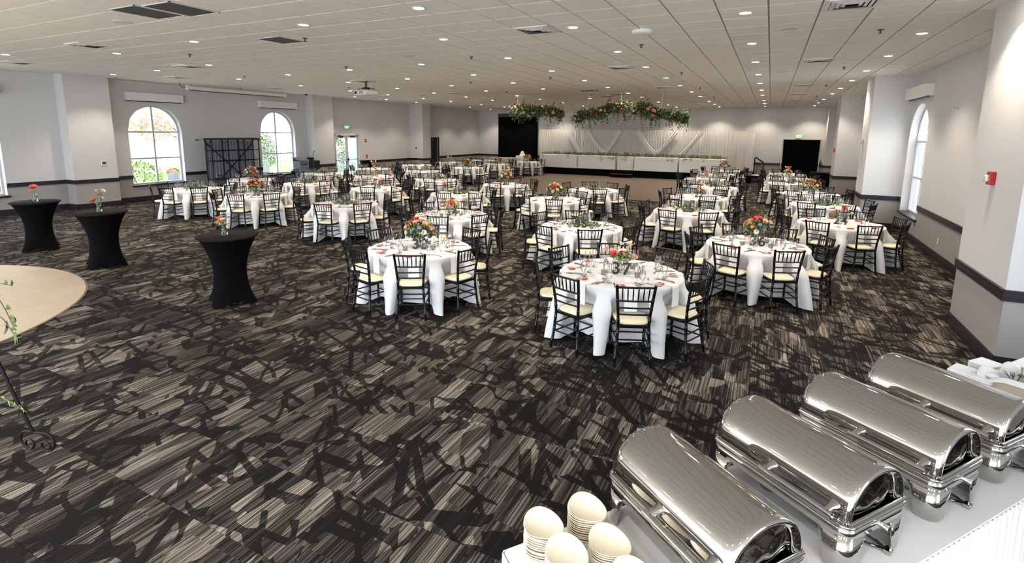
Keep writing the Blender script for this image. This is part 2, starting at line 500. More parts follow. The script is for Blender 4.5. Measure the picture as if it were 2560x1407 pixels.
PIL_R = [(7.05, 8.62), (16.9, 18.1), (24.2, 25.4)]
def wall_trim(name, bname, x, s, ops, pils):
    mr, mbb = MB(), MB()
    cut = sorted([(o[0], o[1]) for o in ops] + pils)
    cutb = sorted([(o[0], o[1]) for o in ops if o[2] == 0] + pils)
    for mm, fn, cc in ((mr, rail_seg, cut), (mbb, base_seg, cutb)):
        y = -3
        for a, b in cc + [(YB, YB)]:
            if a - y > .02: fn(mm, (x, y), (x, a), (s, 0))
            y = max(y, b)
    struct(obj(name, mr.mesh(name, 'trim'))); struct(obj(bname, mbb.mesh(bname, 'trim')))
wall_trim('trim_1', 'baseboard_left', XL, 1, lops, PIL_L)
wall_trim('trim_2', 'baseboard_right', XR, -1, rops, PIL_R)
mr, mbb = MB(), MB()
rail_seg(mr, (XL, YB), (XR, YB), (0, -1)); base_seg(mbb, (XL, YB), (XR, YB), (0, -1))
struct(obj('trim_3', mr.mesh('trim_3', 'trim'))); struct(obj('baseboard_back', mbb.mesh('baseboard_back', 'trim')))
def pillar(x0, x1, y0, y1, faces):
    mb = MB(); mb.box(x0, x1, y0, y1, 0, RAIL, 1); mb.box(x0, x1, y0, y1, RAIL, ZC + .02, 0)
    o = struct(obj('pillar', mb.mesh('pillar', 'wall', 'wainscot')))
    mr, mbb = MB(), MB()
    for f in faces:
        p, q, n = {'-y': ((x0 - .02, y0), (x1 + .02, y0), (0, -1)), '+y': ((x0 - .02, y1), (x1 + .02, y1), (0, 1)), '+x': ((x1, y0 - .02), (x1, y1 + .02), (1, 0)), '-x': ((x0, y0 - .02), (x0, y1 + .02), (-1, 0))}[f]
        rail_seg(mr, p, q, n); base_seg(mbb, p, q, n)
    struct(obj('chair_rail', mr.mesh('chair_rail', 'trim'), o)); struct(obj('baseboard', mbb.mesh('baseboard', 'trim'), o))
for a, b in PIL_L[:2]: pillar(XL - .05, XL + .48, a, b, ['-y', '+x', '+y'])
pillar(XL - .05, -18.42, 25.2, 26.0, ['-y', '+x', '+y'])
for a, b in PIL_R: pillar(2.36, XR + .05, a, b, ['-y', '-x', '+y'])
pillar(2.66, XR + .05, 32.3, YB + .02, ['-y', '-x'])

# ------------------------------------------------------------------ ceiling: grid slab and tiles
mb = MB(); mb.box(XL - .3, XR + .3, -3, YB + .3, ZC + .012, ZC + .25)
ceil = struct(obj('ceiling', mb.mesh('ceiling_grid', 'grid')))
TA, TB = .583, .637
TX0, TY0 = -2.49, 6.70
C3 = camo.matrix_world.inverted()
def proj(p):
    c = C3 @ Vector(p)
    if c.z > -.3: return None
    return (1280 + 1286.4 * c.x / -c.z, 541.2 - 1286.4 * c.y / -c.z, -c.z)
def rank(cells, keep):
    sc = []
    for key, (cx, cyy, cz, w) in cells.items():
        q = proj((cx, cyy, cz))
        vis = q is not None and -60 < q[0] < 2620 and -60 < q[1] < 1467
        sc.append((-(w / q[2] ** 2 * abs(2.5 - cz) / q[2]) if vis else 0, key))
    sc.sort()
    return set(k for s, k in sc[:keep] if s < 0)
cells = {}
for i in range(-40, 20):
    for j in range(-20, 60):
        x, y = TX0 + TA * i, TY0 + TB * j
        x1, y1 = x + TA, y + TB
        a, b, c, d = max(x, XL), min(x1, XR), max(y, -2.95), min(y1, YB)
        if b - a > .05 and d - c > .05:
            cells[(i, j)] = (a, b, c, d)
big = rank({k: ((v[0] + v[1]) / 2, (v[2] + v[3]) / 2, ZC, 1) for k, v in cells.items()}, 300)
GAP = .011
tile_me = {}
rest = MB()
for k, (a, b, c, d) in cells.items():
    if k in big:
        w, h = round(b - a - 2 * GAP, 3), round(d - c - 2 * GAP, 3)
        if (w, h) not in tile_me:
            tile_me[(w, h)] = MB().box(-w / 2, w / 2, -h / 2, h / 2, 0, .014).mesh('ceiling_tile', 'ceil')
        struct(obj('ceiling_tile', tile_me[(w, h)], ceil, ((a + b) / 2, (c + d) / 2, ZC)))
    else:
        rest.box(a + GAP, b - GAP, c + GAP, d - GAP, ZC, ZC + .014)
stuff(obj('ceiling_tiles', rest.mesh('ceiling_tiles', 'ceil'), ceil))

# ------------------------------------------------------------------ floor: carpet tiles, stone apron, dance floor
mb = MB(); mb.box(XL - .3, XR + .3, -3, YB + .3, -.15, -.011)
floor = struct(obj('floor', mb.mesh('floor', 'carpet')))
CT = .61
cells = {}
for i in range(-33, 7):
    for j in range(-6, 57):
        x, y = CT * i, CT * (j - .11)
        a, b, c, d = max(x, XL), min(x + CT, XR), max(y, -3), min(y + CT, YB)
        if b - a > .05 and d - c > .05: cells[(i, j)] = (a, b, c, d)
big = rank({k: ((v[0] + v[1]) / 2, (v[2] + v[3]) / 2, 0, 1) for k, v in cells.items()}, 300)
rest = MB(); G = .0012
tile_me = {}
for k, (a, b, c, d) in cells.items():
    if k in big:
        w, h = round(b - a - 2 * G, 4), round(d - c - 2 * G, 4)
        if (w, h) not in tile_me:
            tile_me[(w, h)] = MB().box(-w / 2, w / 2, -h / 2, h / 2, -.0105, 0).mesh('carpet_tile', 'carpet')
        struct(obj('carpet_tile', tile_me[(w, h)], floor, ((a + b) / 2, (c + d) / 2, 0)))
    else:
        rest.box(a + G, b - G, c + G, d - G, -.0105, 0)
stuff(obj('carpet_tiles', rest.mesh('carpet_tiles', 'carpet'), floor))

# round apron of cream tiles let into the carpet
SCX, SCY, SCR = -10.95, 1.02, 3.35
st = struct(obj('floor_inlay', None, None, (0, 0, 0)))
mb = MB(); mb.lathe([(SCR + .02, 0.001), (SCR + .02, .004), (SCR, .0045)], 96, 0, False, (SCX, SCY, 0)); mb.disc(SCR, .003, 96, 0, (SCX, SCY))
struct(obj('tile_bed', mb.mesh('tile_bed', 'grout'), st))
def clip_circle(x0, x1, y0, y1):
    poly = [(x0, y0), (x1, y0), (x1, y1), (x0, y1)]; r = SCR - .004
    for k in range(72):
        a = 2 * PI * k / 72; nx, ny = math.cos(a), math.sin(a); dd = r * math.cos(PI / 72)
        out = []
        for i in range(len(poly)):
            p, q = poly[i], poly[(i + 1) % len(poly)]
            dp, dq = (p[0] - SCX) * nx + (p[1] - SCY) * ny - dd, (q[0] - SCX) * nx + (q[1] - SCY) * ny - dd
            if dp <= 0: out.append(p)
            if dp * dq < 0:
                t = dp / (dp - dq); out.append((p[0] + (q[0] - p[0]) * t, p[1] + (q[1] - p[1]) * t))
        poly = out
        if len(poly) < 3: return None
    return poly
TW, TH = .93, .465
for j in range(-8, 9):
    for i in range(-6, 6):
        x0 = -9.57 + TW * i + (TW / 2 if j % 2 else 0); y0 = 3.18 + TH * j
        if y0 < -2.3: continue
        pl = clip_circle(x0 + .002, x0 + TW - .002, y0 + .002, y0 + TH - .002)
        if not pl: continue
        n = len(pl)
        vs = [(x, y, .003) for x, y in pl] + [(x, y, .0065) for x, y in pl]
        fs = [tuple(range(n, 2 * n))] + [(k, (k + 1) % n, n + (k + 1) % n, n + k) for k in range(n)]
        struct(obj('floor_tile', MB().add(vs, fs).mesh('floor_tile', 'stone'), st))

df = thing('dance_floor', 'flat brown wood dance floor in front of the stage', 'dance floor', (-7.75, 24.4, 0))
mb = MB(); mb.box(-4.3, 4.25, -5.0, 5.05, .001, .018)
obj('panelling', mb.mesh('dance_floor', 'dance'), df)
mb = MB()
mb.box(-4.36, -4.3, -5.06, 5.05, .001, .02); mb.box(4.25, 4.31, -5.06, 5.05, .001, .02); mb.box(-4.3, 4.25, -5.06, -5.0, .001, .02)
obj('edge_strip', mb.mesh('edge_strip', 'darkmetal'), df)

# ------------------------------------------------------------------ windows, doors, valances
def arch_pts(ya, yb, zp, ins, n=20):
    yc, rr = (ya + yb) / 2, (yb - ya) / 2 - ins
    return [(yc - rr * math.cos(PI * k / n), zp + rr * math.sin(PI * k / n)) for k in range(n + 1)]
wn = [0]
def window(x, s, ya, yb, sill_out=True):
    wn[0] += 1
    W = struct(obj('window_%d' % wn[0], None, None, (0, 0, 0)))
    xo, xi = x - s * .24, x - s * .17
    fr = MB()
    outer = [(ya, SILL)] + arch_pts(ya, yb, SPR, 0) + [(yb, SILL)]
    ins = .055
    inner = [(ya + ins, SILL + ins)] + arch_pts(ya, yb, SPR, ins) + [(yb - ins, SILL + ins)]
    n = len(outer)
    vs = [(xo, *p) for p in outer] + [(xo, *p) for p in inner] + [(xi, *p) for p in outer] + [(xi, *p) for p in inner]
    fs = []
    for k in range(n):
        k2 = (k + 1) % n
        fs += [(k, k2, n + k2, n + k), (2 * n + k, 2 * n + k2, 3 * n + k2, 3 * n + k), (n + k, n + k2, 3 * n + k2, 3 * n + k)]
    fr.add(vs, fs)
    struct(obj('window_frame', fr.mesh('window_frame', 'wframe'), W))
    yc = (ya + yb) / 2; t = .027
    struct(obj('mullion', MB().box(min(xo, xi), max(xo, xi), yc - t, yc + t, SILL + .04, SPR + (yb - ya) / 2 - .04).mesh('mullion', 'wframe'), W))
    for z in (1.46, 2.37):
        struct(obj('transom', MB().box(min(xo, xi) + .004, max(xo, xi) + .004, ya + .03, yb - .03, z - .026, z + .026).mesh('transom', 'wframe'), W))
    xg = (xo + xi) / 2
    for y0, y1 in ((ya + ins, yc - t), (yc + t, yb - ins)):
        for z0, z1 in ((SILL + ins, 1.434), (1.486, 2.344)):
            struct(obj('pane', MB().add([(xg, y0, z0), (xg, y1, z0), (xg, y1, z1), (xg, y0, z1)], [(0, 1, 2, 3)]).mesh('pane', 'pane'), W))
    for half in (0, 1):
        pts = arch_pts(ya, yb, SPR, ins)
        pts = pts[:11] if half == 0 else pts[10:]
        yy = yc - t if half == 0 else yc + t
        pl = ([(yy, 2.396)] if half else [(pts[0][0], 2.396)]) + [(min(p[0], yc - t) if half == 0 else max(p[0], yc + t), p[1]) for p in pts] + ([(yy, 2.396)] if half == 0 else [(pts[-1][0], 2.396)])
        struct(obj('pane', MB().add([(xg, *p) for p in pl], [tuple(range(len(pl)))]).mesh('pane', 'pane'), W))
    mb = MB(); x0, x1 = sorted((x - s * .17, x + s * .05))
    mb.bevbox(x0, x1, ya - .04, yb + .04, SILL - .055, SILL + .004, .008)
    struct(obj('window_sill', mb.mesh('window_sill', 'trim'), W))
    return W
for a, b in WIN_L: window(XL, 1, a, b)
for a, b in WIN_R: window(XR, -1, a, b)
def valance(x, s, ya, yb, label):
    x0, x1 = sorted((0, s * .19))
    t = thing('window_valance', label, 'valance', (x, (ya + yb) / 2, 3.40), 0)
    h = (yb - ya) / 2 + .06
    obj('box', MB().bevbox(x0, x1, -h, h, 0.02, .29, .006).mesh('valance_box', 'white'), t)
    x0, x1 = sorted((s * .03, s * .17))
    obj('roller_blind', MB().tube([(s * .09, -h + .05, .012), (s * .09, h - .05, .012)], .022, 10).mesh('roller_blind', 'darkmetal'), t)
valance(XL, 1, *WIN_L[1], 'white boxed blind valance over the window cut by the left edge')
valance(XL, 1, *WIN_L[2], 'white boxed blind valance above the maple-view arched window')
valance(XL, 1, *WIN_L[3], 'white boxed blind valance above the hedge-view arched window')
valance(XR, -1, *WIN_R[1], 'white boxed blind valance above the window right of the buffet')
valance(XR, -1, *WIN_R[2], 'white boxed blind valance above the arched right wall window')

def glass_door():
    D = struct(obj('door_1', None, None, (XL - .1, 0, 0)))
    y0, y1 = 19.2, 20.95; yc = (y0 + y1) / 2
    fr = MB()
    fr.box(-.05, .12, y0, y0 + .06, 0, 2.33); fr.box(-.05, .12, y1 - .06, y1, 0, 2.33); fr.box(-.05, .12, y0, y1, 2.27, 2.33)
    struct(obj('door_frame', fr.mesh('door_frame', 'wframe'), D))
    for a, b in ((y0 + .065, yc - .006), (yc + .006, y1 - .065)):
        lf = MB()
        lf.box(0, .045, a, a + .1, .02, 2.26); lf.box(0, .045, b - .1, b, .02, 2.26)
        lf.box(0, .045, a + .1, b - .1, .02, .25); lf.box(0, .045, a + .1, b - .1, 2.12, 2.26)
        o = struct(obj('door_leaf', lf.mesh('door_leaf', 'wframe'), D))
        struct(obj('pane', MB().add([(.02, a + .1, .25), (.02, b - .1, .25), (.02, b - .1, 2.12), (.02, a + .1, 2.12)], [(0, 1, 2, 3)]).mesh('pane', 'pane'), o))
        pb = MB(); pb.tube([(.10, a + .05, 1.02), (.10, b - .05, 1.02)], .022, 8); pb.box(.045, .12, (b if a < yc - .3 else a + .0) - .06, (b if a < yc - .3 else a) + .06, .95, 1.09)
        struct(obj('push_bar', pb.mesh('push_bar', 'steel'), o))
        cl = MB(); cl.bevbox(.045, .12, (a + b) / 2 - .14, (a + b) / 2 + .14, 2.15, 2.24, .01)
        struct(obj('door_closer', cl.mesh('door_closer', 'darkmetal'), o))
glass_door()
D2 = struct(obj('door_2', None, None, (XL, 0, 0)))
mb = MB(); mb.box(-.02, .05, 27.2, 27.25, 0, 2.12); mb.box(-.02, .05, 28.2, 28.25, 0, 2.12); mb.box(-.02, .05, 27.2, 28.25, 2.07, 2.12)
struct(obj('door_frame', mb.mesh('door_frame', 'black'), D2))
mb = MB(); mb.box(-.08, -.03, 27.25, 28.2, 0.01, 2.07)
lf = struct(obj('door_leaf', mb.mesh('door_leaf', 'black'), D2))
mb = MB(); mb.box(-.03, -.02, 27.35, 28.1, .12, .62)
struct(obj('kick_plate', mb.mesh('kick_plate', 'brownbar'), lf))
mb = MB(); mb.tube([(-.03, 28.08, 1.0), (.03, 28.08, 1.0), (.03, 27.98, 1.0)], .012, 6)
struct(obj('door_handle', mb.mesh('door_handle', 'steel'), lf))

# ------------------------------------------------------------------ outside the windows
ground = struct(obj('ground_outside', MB().box(-75, 45, -40, 75, -.4, -.2).mesh('ground_outside', 'concrete')))
obj_l = MB().box(-46, -25, 1, 33, -.2, -.16).mesh('lawn', 'lawn')
struct(obj('ground_lawn', obj_l))
def bush(loc, rx, ry, rz, n, label, mats=('leaf1', 'leaf2', 'leaf3'), size=.11, seed=1, name='bush', cat='bush'):
    rng = random.Random(seed)
    t = thing(name, label, cat, loc)
    mb = MB()
    for _ in range(n):
        d = rdir(rng, -.3); k = rng.uniform(.72, 1.0)
        p = Vector((d.x * rx * k, d.y * ry * k, rz + d.z * rz * k))
        leaf(mb, p, (d + rdir(rng) * .8), rdir(rng), size * rng.uniform(.7, 1.4), size * .3, rng.choice((0, 0, 1, 1, 2)))
    stuff(obj('foliage', mb.mesh('foliage', *mats), t))
    st = MB()
    for k in range(4):
        a = k * 1.57 + .4
        st.tube([(0.05 * math.cos(a), .05 * math.sin(a), 0), (rx * .4 * math.cos(a), ry * .4 * math.sin(a), rz * 1.2)], [.03, .012], 5)
    obj('stem', st.mesh('stem', 'bark'), t)
bush((-24.6, 12.9, -.2), .85, .85, .62, 900, 'clipped round green bush outside the maple-view window', seed=2, mats=('leaf2', 'leaf3', 'leaf3'))
bush((-24.0, 18.2, -.2), 1.0, 1.05, 1.35, 1800, 'tall leafy green hedge shrub outside the second arched window', seed=3, mats=('leaf2', 'leaf2', 'leaf3'))
bush((-22.7, 22.2, -.2), .8, .9, 1.35, 1500, 'green shrub close behind the glass double door', seed=4, mats=('leaf1', 'leaf2', 'leaf3'))
bush((-25.7, 24.4, 1.09), 1.2, 1.0, .9, 1200, 'leafy overhanging shrub farther off behind the glass door', seed=5, mats=('leaf1', 'leaf2', 'leaf3'))
bush((-23.2, 8.0, -.2), .9, .9, .8, 800, 'green shrub outside the window at the left edge', seed=8, mats=('leaf2', 'leaf3', 'leaf3'))
bush((8.6, 19.5, -.2), 1.2, 1.4, .6, 700, 'low bright green shrub outside the right wall window', seed=9, mats=('leaf2', 'leaf3', 'leaf3'))
rng = random.Random(11)
t = thing('maple_tree', 'red and orange leaved maple tree outside the arched window', 'tree', (-25.0, 16.2, -.2))
mb = MB()
mb.tube([(0, 0, 0), (.05, -.1, 1.0), (-.1, -.6, 2.0), (-.2, -1.6, 3.0)], [.09, .07, .05, .03], 7)
mb.tube([(.05, -.1, 1.0), (.1, .6, 2.1), (.2, 1.2, 3.2)], [.06, .04, .02], 6)
mb.tube([(-.1, -.6, 2.0), (.2, -1.9, 2.5), (.3, -3.0, 3.0)], [.04, .025, .012], 6)
obj('trunk', mb.mesh('trunk', 'bark'), t)
mb = MB()
for _ in range(2600):
    c = rng.choice(((-.2, -1.6, 3.2), (.2, 1.2, 3.4), (.3, -3.0, 3.1), (0, -.6, 3.9), (.2, -2.4, 2.7)))
    d = rdir(rng); p = Vector(c) + Vector((d.x * .9, d.y * 1.0, d.z * .55)) * rng.uniform(.4, 1)
    leaf(mb, p, d + Vector((0, 0, -.3)), rdir(rng), .13 * rng.uniform(.7, 1.3), .045, rng.choice((0, 0, 1, 2)))
stuff(obj('foliage', mb.mesh('foliage', 'leaf_red', 'leaf_orange', 'leaf3'), t))
t = thing('planter_pot', 'tall tapered grey planter with flowers outside the arched window', 'planter', (-23.4, 13.65, -.2))
obj('pot', MB().lathe([(.0, 0), (.16, 0), (.24, .72), (.26, .74), (.26, .78), (.22, .78), (.2, .7)], 16, 0).mesh('pot', 'pot'), t)
mb = MB()
for _ in range(120):
    d = rdir(rng, 0); leaf(mb, Vector((d.x * .2, d.y * .2, .78 + d.z * .14)), d, rdir(rng), .1, .03, rng.choice((0, 1)))
stuff(obj('foliage', mb.mesh('foliage', 'leaf3', 'f_coral'), t))
W = struct(obj('outside_building_pier', MB().box(-26.2, -25.6, 18.9, 20.3, -.2, 2.0).mesh('pier', 'stonewall')))
struct(obj('outside_stone_wall', MB().box(-25.9, -25.5, 23.2, 28.5, -.2, 1.05).mesh('ledge_wall', 'stonewall')))
struct(obj('outside_building_wall', MB().box(-34, -33.4, 16.2, 19.5, -.2, 3.0).mesh('far_wall', 'concrete')))

# ------------------------------------------------------------------ ceiling fixtures
mb = MB(); mb.lathe([(.068, .004), (.075, -.006), (.098, -.006), (.104, 0.0)], 20, 0)
TRIM = mb.mesh('lamp_trim', 'offwhite')
LENS = MB().disc(.069, -.001, 20, 0, up=False).mesh('lamp_lens', 'lens')
spot = bpy.data.lights.new('downlight', 'SPOT')
spot.energy = SPOT_W; spot.color = (1.0, .87, .70); spot.spot_size = R(112); spot.spot_blend = .55; spot.shadow_soft_size = .06
DL = []
RY = [7.65, 10.2, 12.75, 15.4, 17.95, 20.7, 23.3, 26.9, 29.6, 32.4]
for x, ys in ((-17.65, [8.84, 18.87, 21.1, 23.6, 29.3, 32.1]), (-15.2, [5.54, 8.69, 11.14, 13.56, 16.0, 18.3, 20.9, 23.3, 26.5, 29.4]),
              (-12.6, [6.42, 8.45, 10.8, 13.2, 15.7, 18.06, 20.6, 23.1]), (-10.02, [10.56, 12.98, 15.42, 17.85, 20.6, 23.1, 26.2, 29.5]),
              (-9.54, [6.15]), (-6.45, [5.87]), (-4.2, [5.7]), (-7.56, [10.34, 12.75, 15.24, 17.7, 23.2, 26.5, 29.6]),
              (-5.18, [7.73, 10.18, 12.67, 15.29, 17.8, 20.65, 23.1, 26.8, 29.5, 32.3]), (-2.8, RY), (-.43, RY), (1.95, RY),
              (-12.6, [26.2, 29.4, 32.3]), (-15.2, [32.2])):
    for y in ys: DL.append((x, y))
ncol = {}
for x, y in DL:
    if 26 < y and x < -9 and abs(x + 12.6) < .1 and y < 27: continue
    r = spawn('recessed_downlight', [('lamp_trim', TRIM), ('lamp_lens', LENS)], 'x', 'light', (x, y, ZC), 0, 'recessed downlights in the ceiling')
    ncol.setdefault(round(x * 2), []).append((y, r))
    lo = bpy.data.objects.new('downlight_lamp', spot); COL.objects.link(lo); lo.location = (x, y, ZC - .02)
for x in (-15.2, -12.6, -10.02, -7.56, -5.18, -2.8, -.43, 1.95):
    for y in (-.4, -2.4):
        struct(obj('recessed_lamp', LENS, ceil, (x, y, ZC)))
        lo = bpy.data.objects.new('downlight_lamp', spot); COL.objects.link(lo); lo.location = (x, y, ZC - .02)
cols = sorted(ncol)
ordw = ['first', 'second', 'third', 'fourth', 'fifth', 'sixth', 'seventh', 'eighth', 'ninth', 'tenth', 'eleventh', 'twelfth', 'thirteenth']
for ci, c in enumerate(reversed(cols)):
    for k, (y, r) in enumerate(sorted(ncol[c], key=lambda q: q[0])):
        r['label'] = 'round recessed downlight, %s nearest in the %s row from the right wall' % (ordw[k], ordw[ci])

def diffuser():
    a = MB(); s = .29
    a.box(-s, s, -s, -s + .03, -.012, 0); a.box(-s, s, s - .03, s, -.012, 0); a.box(-s, -s + .03, -s, s, -.012, 0); a.box(s - .03, s, -s, s, -.012, 0)
    b = MB()
    for k, q in enumerate((.235, .18, .125, .07)):
        h = q + .045; z0, z1 = -.004 - .001 * k, -.016 - .002 * k
        vs = [(-h, -h, z0), (h, -h, z0), (h, h, z0), (-h, h, z0), (-q, -q, z1), (q, -q, z1), (q, q, z1), (-q, q, z1)]
        b.add(vs, [(0, 1, 5, 4), (1, 2, 6, 5), (2, 3, 7, 6), (3, 0, 4, 7)], 0)
    c = MB(); c.add([(-.26, -.26, -.001), (.26, -.26, -.001), (.26, .26, -.001), (-.26, .26, -.001)], [(0, 1, 2, 3)], 0)
    return [('frame', a.mesh('vent_frame', 'white')), ('louvre', b.mesh('vent_louvre', 'white')), ('duct', c.mesh('vent_duct', 'black'))]
DIF = diffuser()
VN = [(-11.85, 5.58), (-16.7, 6.3), (-13.3, 8.4), (-16.5, 10.0), (-17.0, 14.0), (-11.8, 13.0), (-11.8, 18.5), (-16.3, 19.1), (-12.2, 22.1), (-16.3, 26.6), (-15.8, 29.7),
      (-3.37, 7.62), (-3.35, 12.6), (-3.4, 18.4), (-3.4, 22.5), (-3.4, 27.0), (-3.4, 31.2), (.74, 7.63), (.76, 12.9), (.8, 19.0), (.8, 23.1), (.85, 27.3), (.85, 31.8)]
vl = ['louvred ceiling vent nearest the camera on the darker left ceiling', 'louvred ceiling vent by the left edge of the picture', 'louvred ceiling vent before the projection screen, nearest one',
      'louvred ceiling vent above the maple-view arched window', 'louvred ceiling vent over the projection screen end', 'louvred ceiling vent directly above the projector', 'louvred ceiling vent just behind the projector',
      'louvred ceiling vent near the double glass door', 'louvred ceiling vent second behind the projector', 'louvred ceiling vent near the narrow black door', 'louvred ceiling vent before the tall black curtain']
vl += ['louvred ceiling vent, %s in the middle row' % ordw[k] for k in range(6)] + ['louvred ceiling vent, %s in the row nearest the right wall' % ordw[k] for k in range(6)]
for (x, y), lb in zip(VN, vl):
    spawn('ceiling_vent', DIF, lb, 'vent', (x, y, ZC), 0, 'louvred ceiling vents')
def return_grille(x, y, lb, w=.6, h=.6):
    t = thing('return_air_grille', lb, 'vent', (x, y, ZC), 0, 'dark return air grilles')
    a = MB(); a.box(-w / 2, w / 2, -h / 2, h / 2, -.002, 0.004)
    obj('mesh_panel', a.mesh('grille_panel', 'darkpanel'), t)
    b = MB(); w2, h2 = w / 2, h / 2
    b.box(-w2, w2, -h2, -h2 + .02, -.008, 0); b.box(-w2, w2, h2 - .02, h2, -.008, 0); b.box(-w2, -w2 + .02, -h2, h2, -.008, 0); b.box(w2 - .02, w2, -h2, h2, -.008, 0)
    obj('frame', b.mesh('grille_frame', 'white'), t)
return_grille(-7.15, 4.47, 'dark grey return grille at the upper edge, right panel of two', .62, .68)
return_grille(-7.78, 4.40, 'dark grey return grille cut by the upper edge, left panel of two', .62, .68)
return_grille(-7.9, 6.68, 'single dark grey return grille beside a sprinkler head')
return_grille(-6.3, 19.0, 'dark grey return grille before the hanging flowers, nearest of three')
return_grille(-5.8, 21.3, 'dark grey return grille above the hanging flowers, lit by a downlight')
return_grille(-6.5, 22.3, 'dark grey return grille above the hanging flowers, farthest of three')
mb = MB(); mb.lathe([(.0, -.004), (.10, -.005), (.125, -.009), (.135, 0)], 24, 0)
SPK = mb.mesh('ceiling_speaker', 'offwhite')
for x, y, lb in ((-8.83, 4.62, 'round flat ceiling speaker beside the nearest dark grilles'), (-7.0, 9.1, 'round flat ceiling speaker before the projector'), (.1, 9.0, 'round flat ceiling speaker beside the nearest right-hand vent'),
                 (.12, 14.9, 'round flat ceiling speaker second along the right-hand vents'), (.2, 21.1, 'round flat ceiling speaker farthest along the right-hand vents'), (-14.7, 9.8, 'round flat ceiling speaker before the projection screen')):
    spawn('ceiling_speaker', SPK, lb, 'speaker', (x, y, ZC))
mb = MB(); mb.lathe([(.045, 0), (.045, -.006), (.018, -.012), (.010, -.035), (.010, -.05), (.028, -.052), (.028, -.056), (0, -.056)], 10, 0)
SPR_ME = mb.mesh('sprinkler_head', 'darkmetal')
SPL = [(-11.2, 7.1), (-7.35, 6.7), (-9.6, 10.0), (-5.8, 9.7), (-8.7, 14.5), (-5.8, 14.1), (-2.2, 9.55), (-2.2, 14.2), (-2.3, 19.0), (-2.3, 23.8), (1.33, 9.6), (1.38, 14.4), (1.42, 19.2), (1.5, 24.2), (-14.2, 10.6), (-14.1, 14.8), (-13.9, 19.0), (-5.8, 18.6), (-9.4, 18.4)]
for k, (x, y) in enumerate(SPL):
    rowd = 'left part of the ceiling' if x < -10 else 'middle part of the ceiling' if x < -4 else 'band of ceiling before the right-hand vents' if x < 0 else 'row nearest the right wall'
    same = sorted(q for q in SPL if (('l' if q[0] < -10 else 'm' if q[0] < -4 else 'b' if q[0] < 0 else 'r') == ('l' if x < -10 else 'm' if x < -4 else 'b' if x < 0 else 'r')))
    same.sort(key=lambda q: q[1])
    spawn('sprinkler_head', SPR_ME, 'small dark sprinkler head, %s nearest in the %s' % (ordw[same.index((x, y))], rowd), 'sprinkler', (x, y, ZC), 0, 'ceiling sprinkler heads')
t = thing('wireless_access_point', 'white domed disc fixed to the ceiling near a sprinkler', 'access point', (-1.9, 8.3, ZC))
obj('dome', MB().lathe([(.0, -.062), (.09, -.06), (.15, -.045), (.17, -.02), (.16, 0)], 24, 0).mesh('access_dome', 'white'), t)
for x, y, z in ((-18.2, 16.5, 4.0),):
    t = thing('security_camera', 'small white dome security camera on the ceiling by the second pillar', 'camera', (x, y, ZC))
    obj('base', MB().lathe([(.06, 0), (.06, -.03), (0, -.03)], 12, 0).mesh('base', 'white'), t)
    obj('dome', MB().lathe([(.05, -.03), (.05, -.06), (.03, -.085), (0, -.09)], 12, 0).mesh('dome', 'black'), t)
# projector
t = thing('projector', 'white ceiling projector hanging on a black pole', 'projector', (-11.72, 13.05, 0), R(-20))
obj('pole', MB().tube([(0, 0, ZC), (0, 0, 3.86)], .03, 10).lathe([(.0, ZC - .0), (.09, ZC), (.09, ZC - .015), (.03, ZC - .03)], 12).mesh('pole', 'black'), t)
mb = MB(); mb.bevbox(-.09, .09, -.09, .09, 3.80, 3.86, .01)
for sx in (-1, 1):
    for sy in (-1, 1): mb.tube([(sx * .05, sy * .05, 3.82), (sx * .24, sy * .15, 3.82), (sx * .25, sy * .16, 3.775)], .011, 6)
obj('bracket', mb.mesh('bracket', 'black'), t)
mb = MB()
def sup(u, v):
    a = 2 * PI * u; ph = PI * (v - .5)
    c, s_ = math.cos(a), math.sin(a); pw = lambda q, e: math.copysign(abs(q) ** e, q)
    k = pw(math.cos(ph), .35)
    return (.41 * pw(c, .5) * k, .30 * pw(s_, .5) * k, 3.69 + .095 * pw(math.sin(ph), .55))
mb.grid(sup, 32, 10, 0, True, True)
body = obj('body', mb.mesh('projector_body', 'offwhite'), t)
mb = MB(); mb.tube([(-.12, -.29, 3.69), (-.12, -.325, 3.69)], [.05, .045], 14)
obj('lens', mb.mesh('projector_lens', 'black'), t)
mb = MB()
for k in range(6): mb.box(.12, .30, -.302, -.292, 3.655 + k * .012, 3.661 + k * .012)
obj('vent_slots', mb.mesh('vent_slots', 'darkmetal'), t)
# projection screen
t = thing('projection_screen', 'long white rolled projection screen case hung under the ceiling', 'screen', (-18.3, 13.45, 3.91))
mb = MB(); mb.tube([(0, -2.0, 0), (0, 2.0, 0)], .075, 12)
obj('case', mb.mesh('screen_case', 'white'), t)
obj('end_cap', MB().tube([(0, -2.06, 0), (0, -2.0, 0)], .082, 12).mesh('end_cap', 'white'), t)
obj('end_cap', MB().tube([(0, 2.0, 0), (0, 2.06, 0)], .082, 12).mesh('end_cap', 'white'), t)
obj('weight_bar', MB().box(-.015, .015, -1.95, 1.95, -.095, -.075).mesh('weight_bar', 'darkmetal'), t)
for y in (-1.9, 0, 1.9): obj('hanger', MB().tube([(0, y, .07), (0, y, .154)], .008, 6).mesh('hanger', 'darkmetal'), t)
obj('cable', MB().tube([(0, -2.06, 0), (0, -2.2, -.01), (0, -2.28, .05), (0, -2.3, .154)], .008, 6).mesh('cable', 'black'), t)

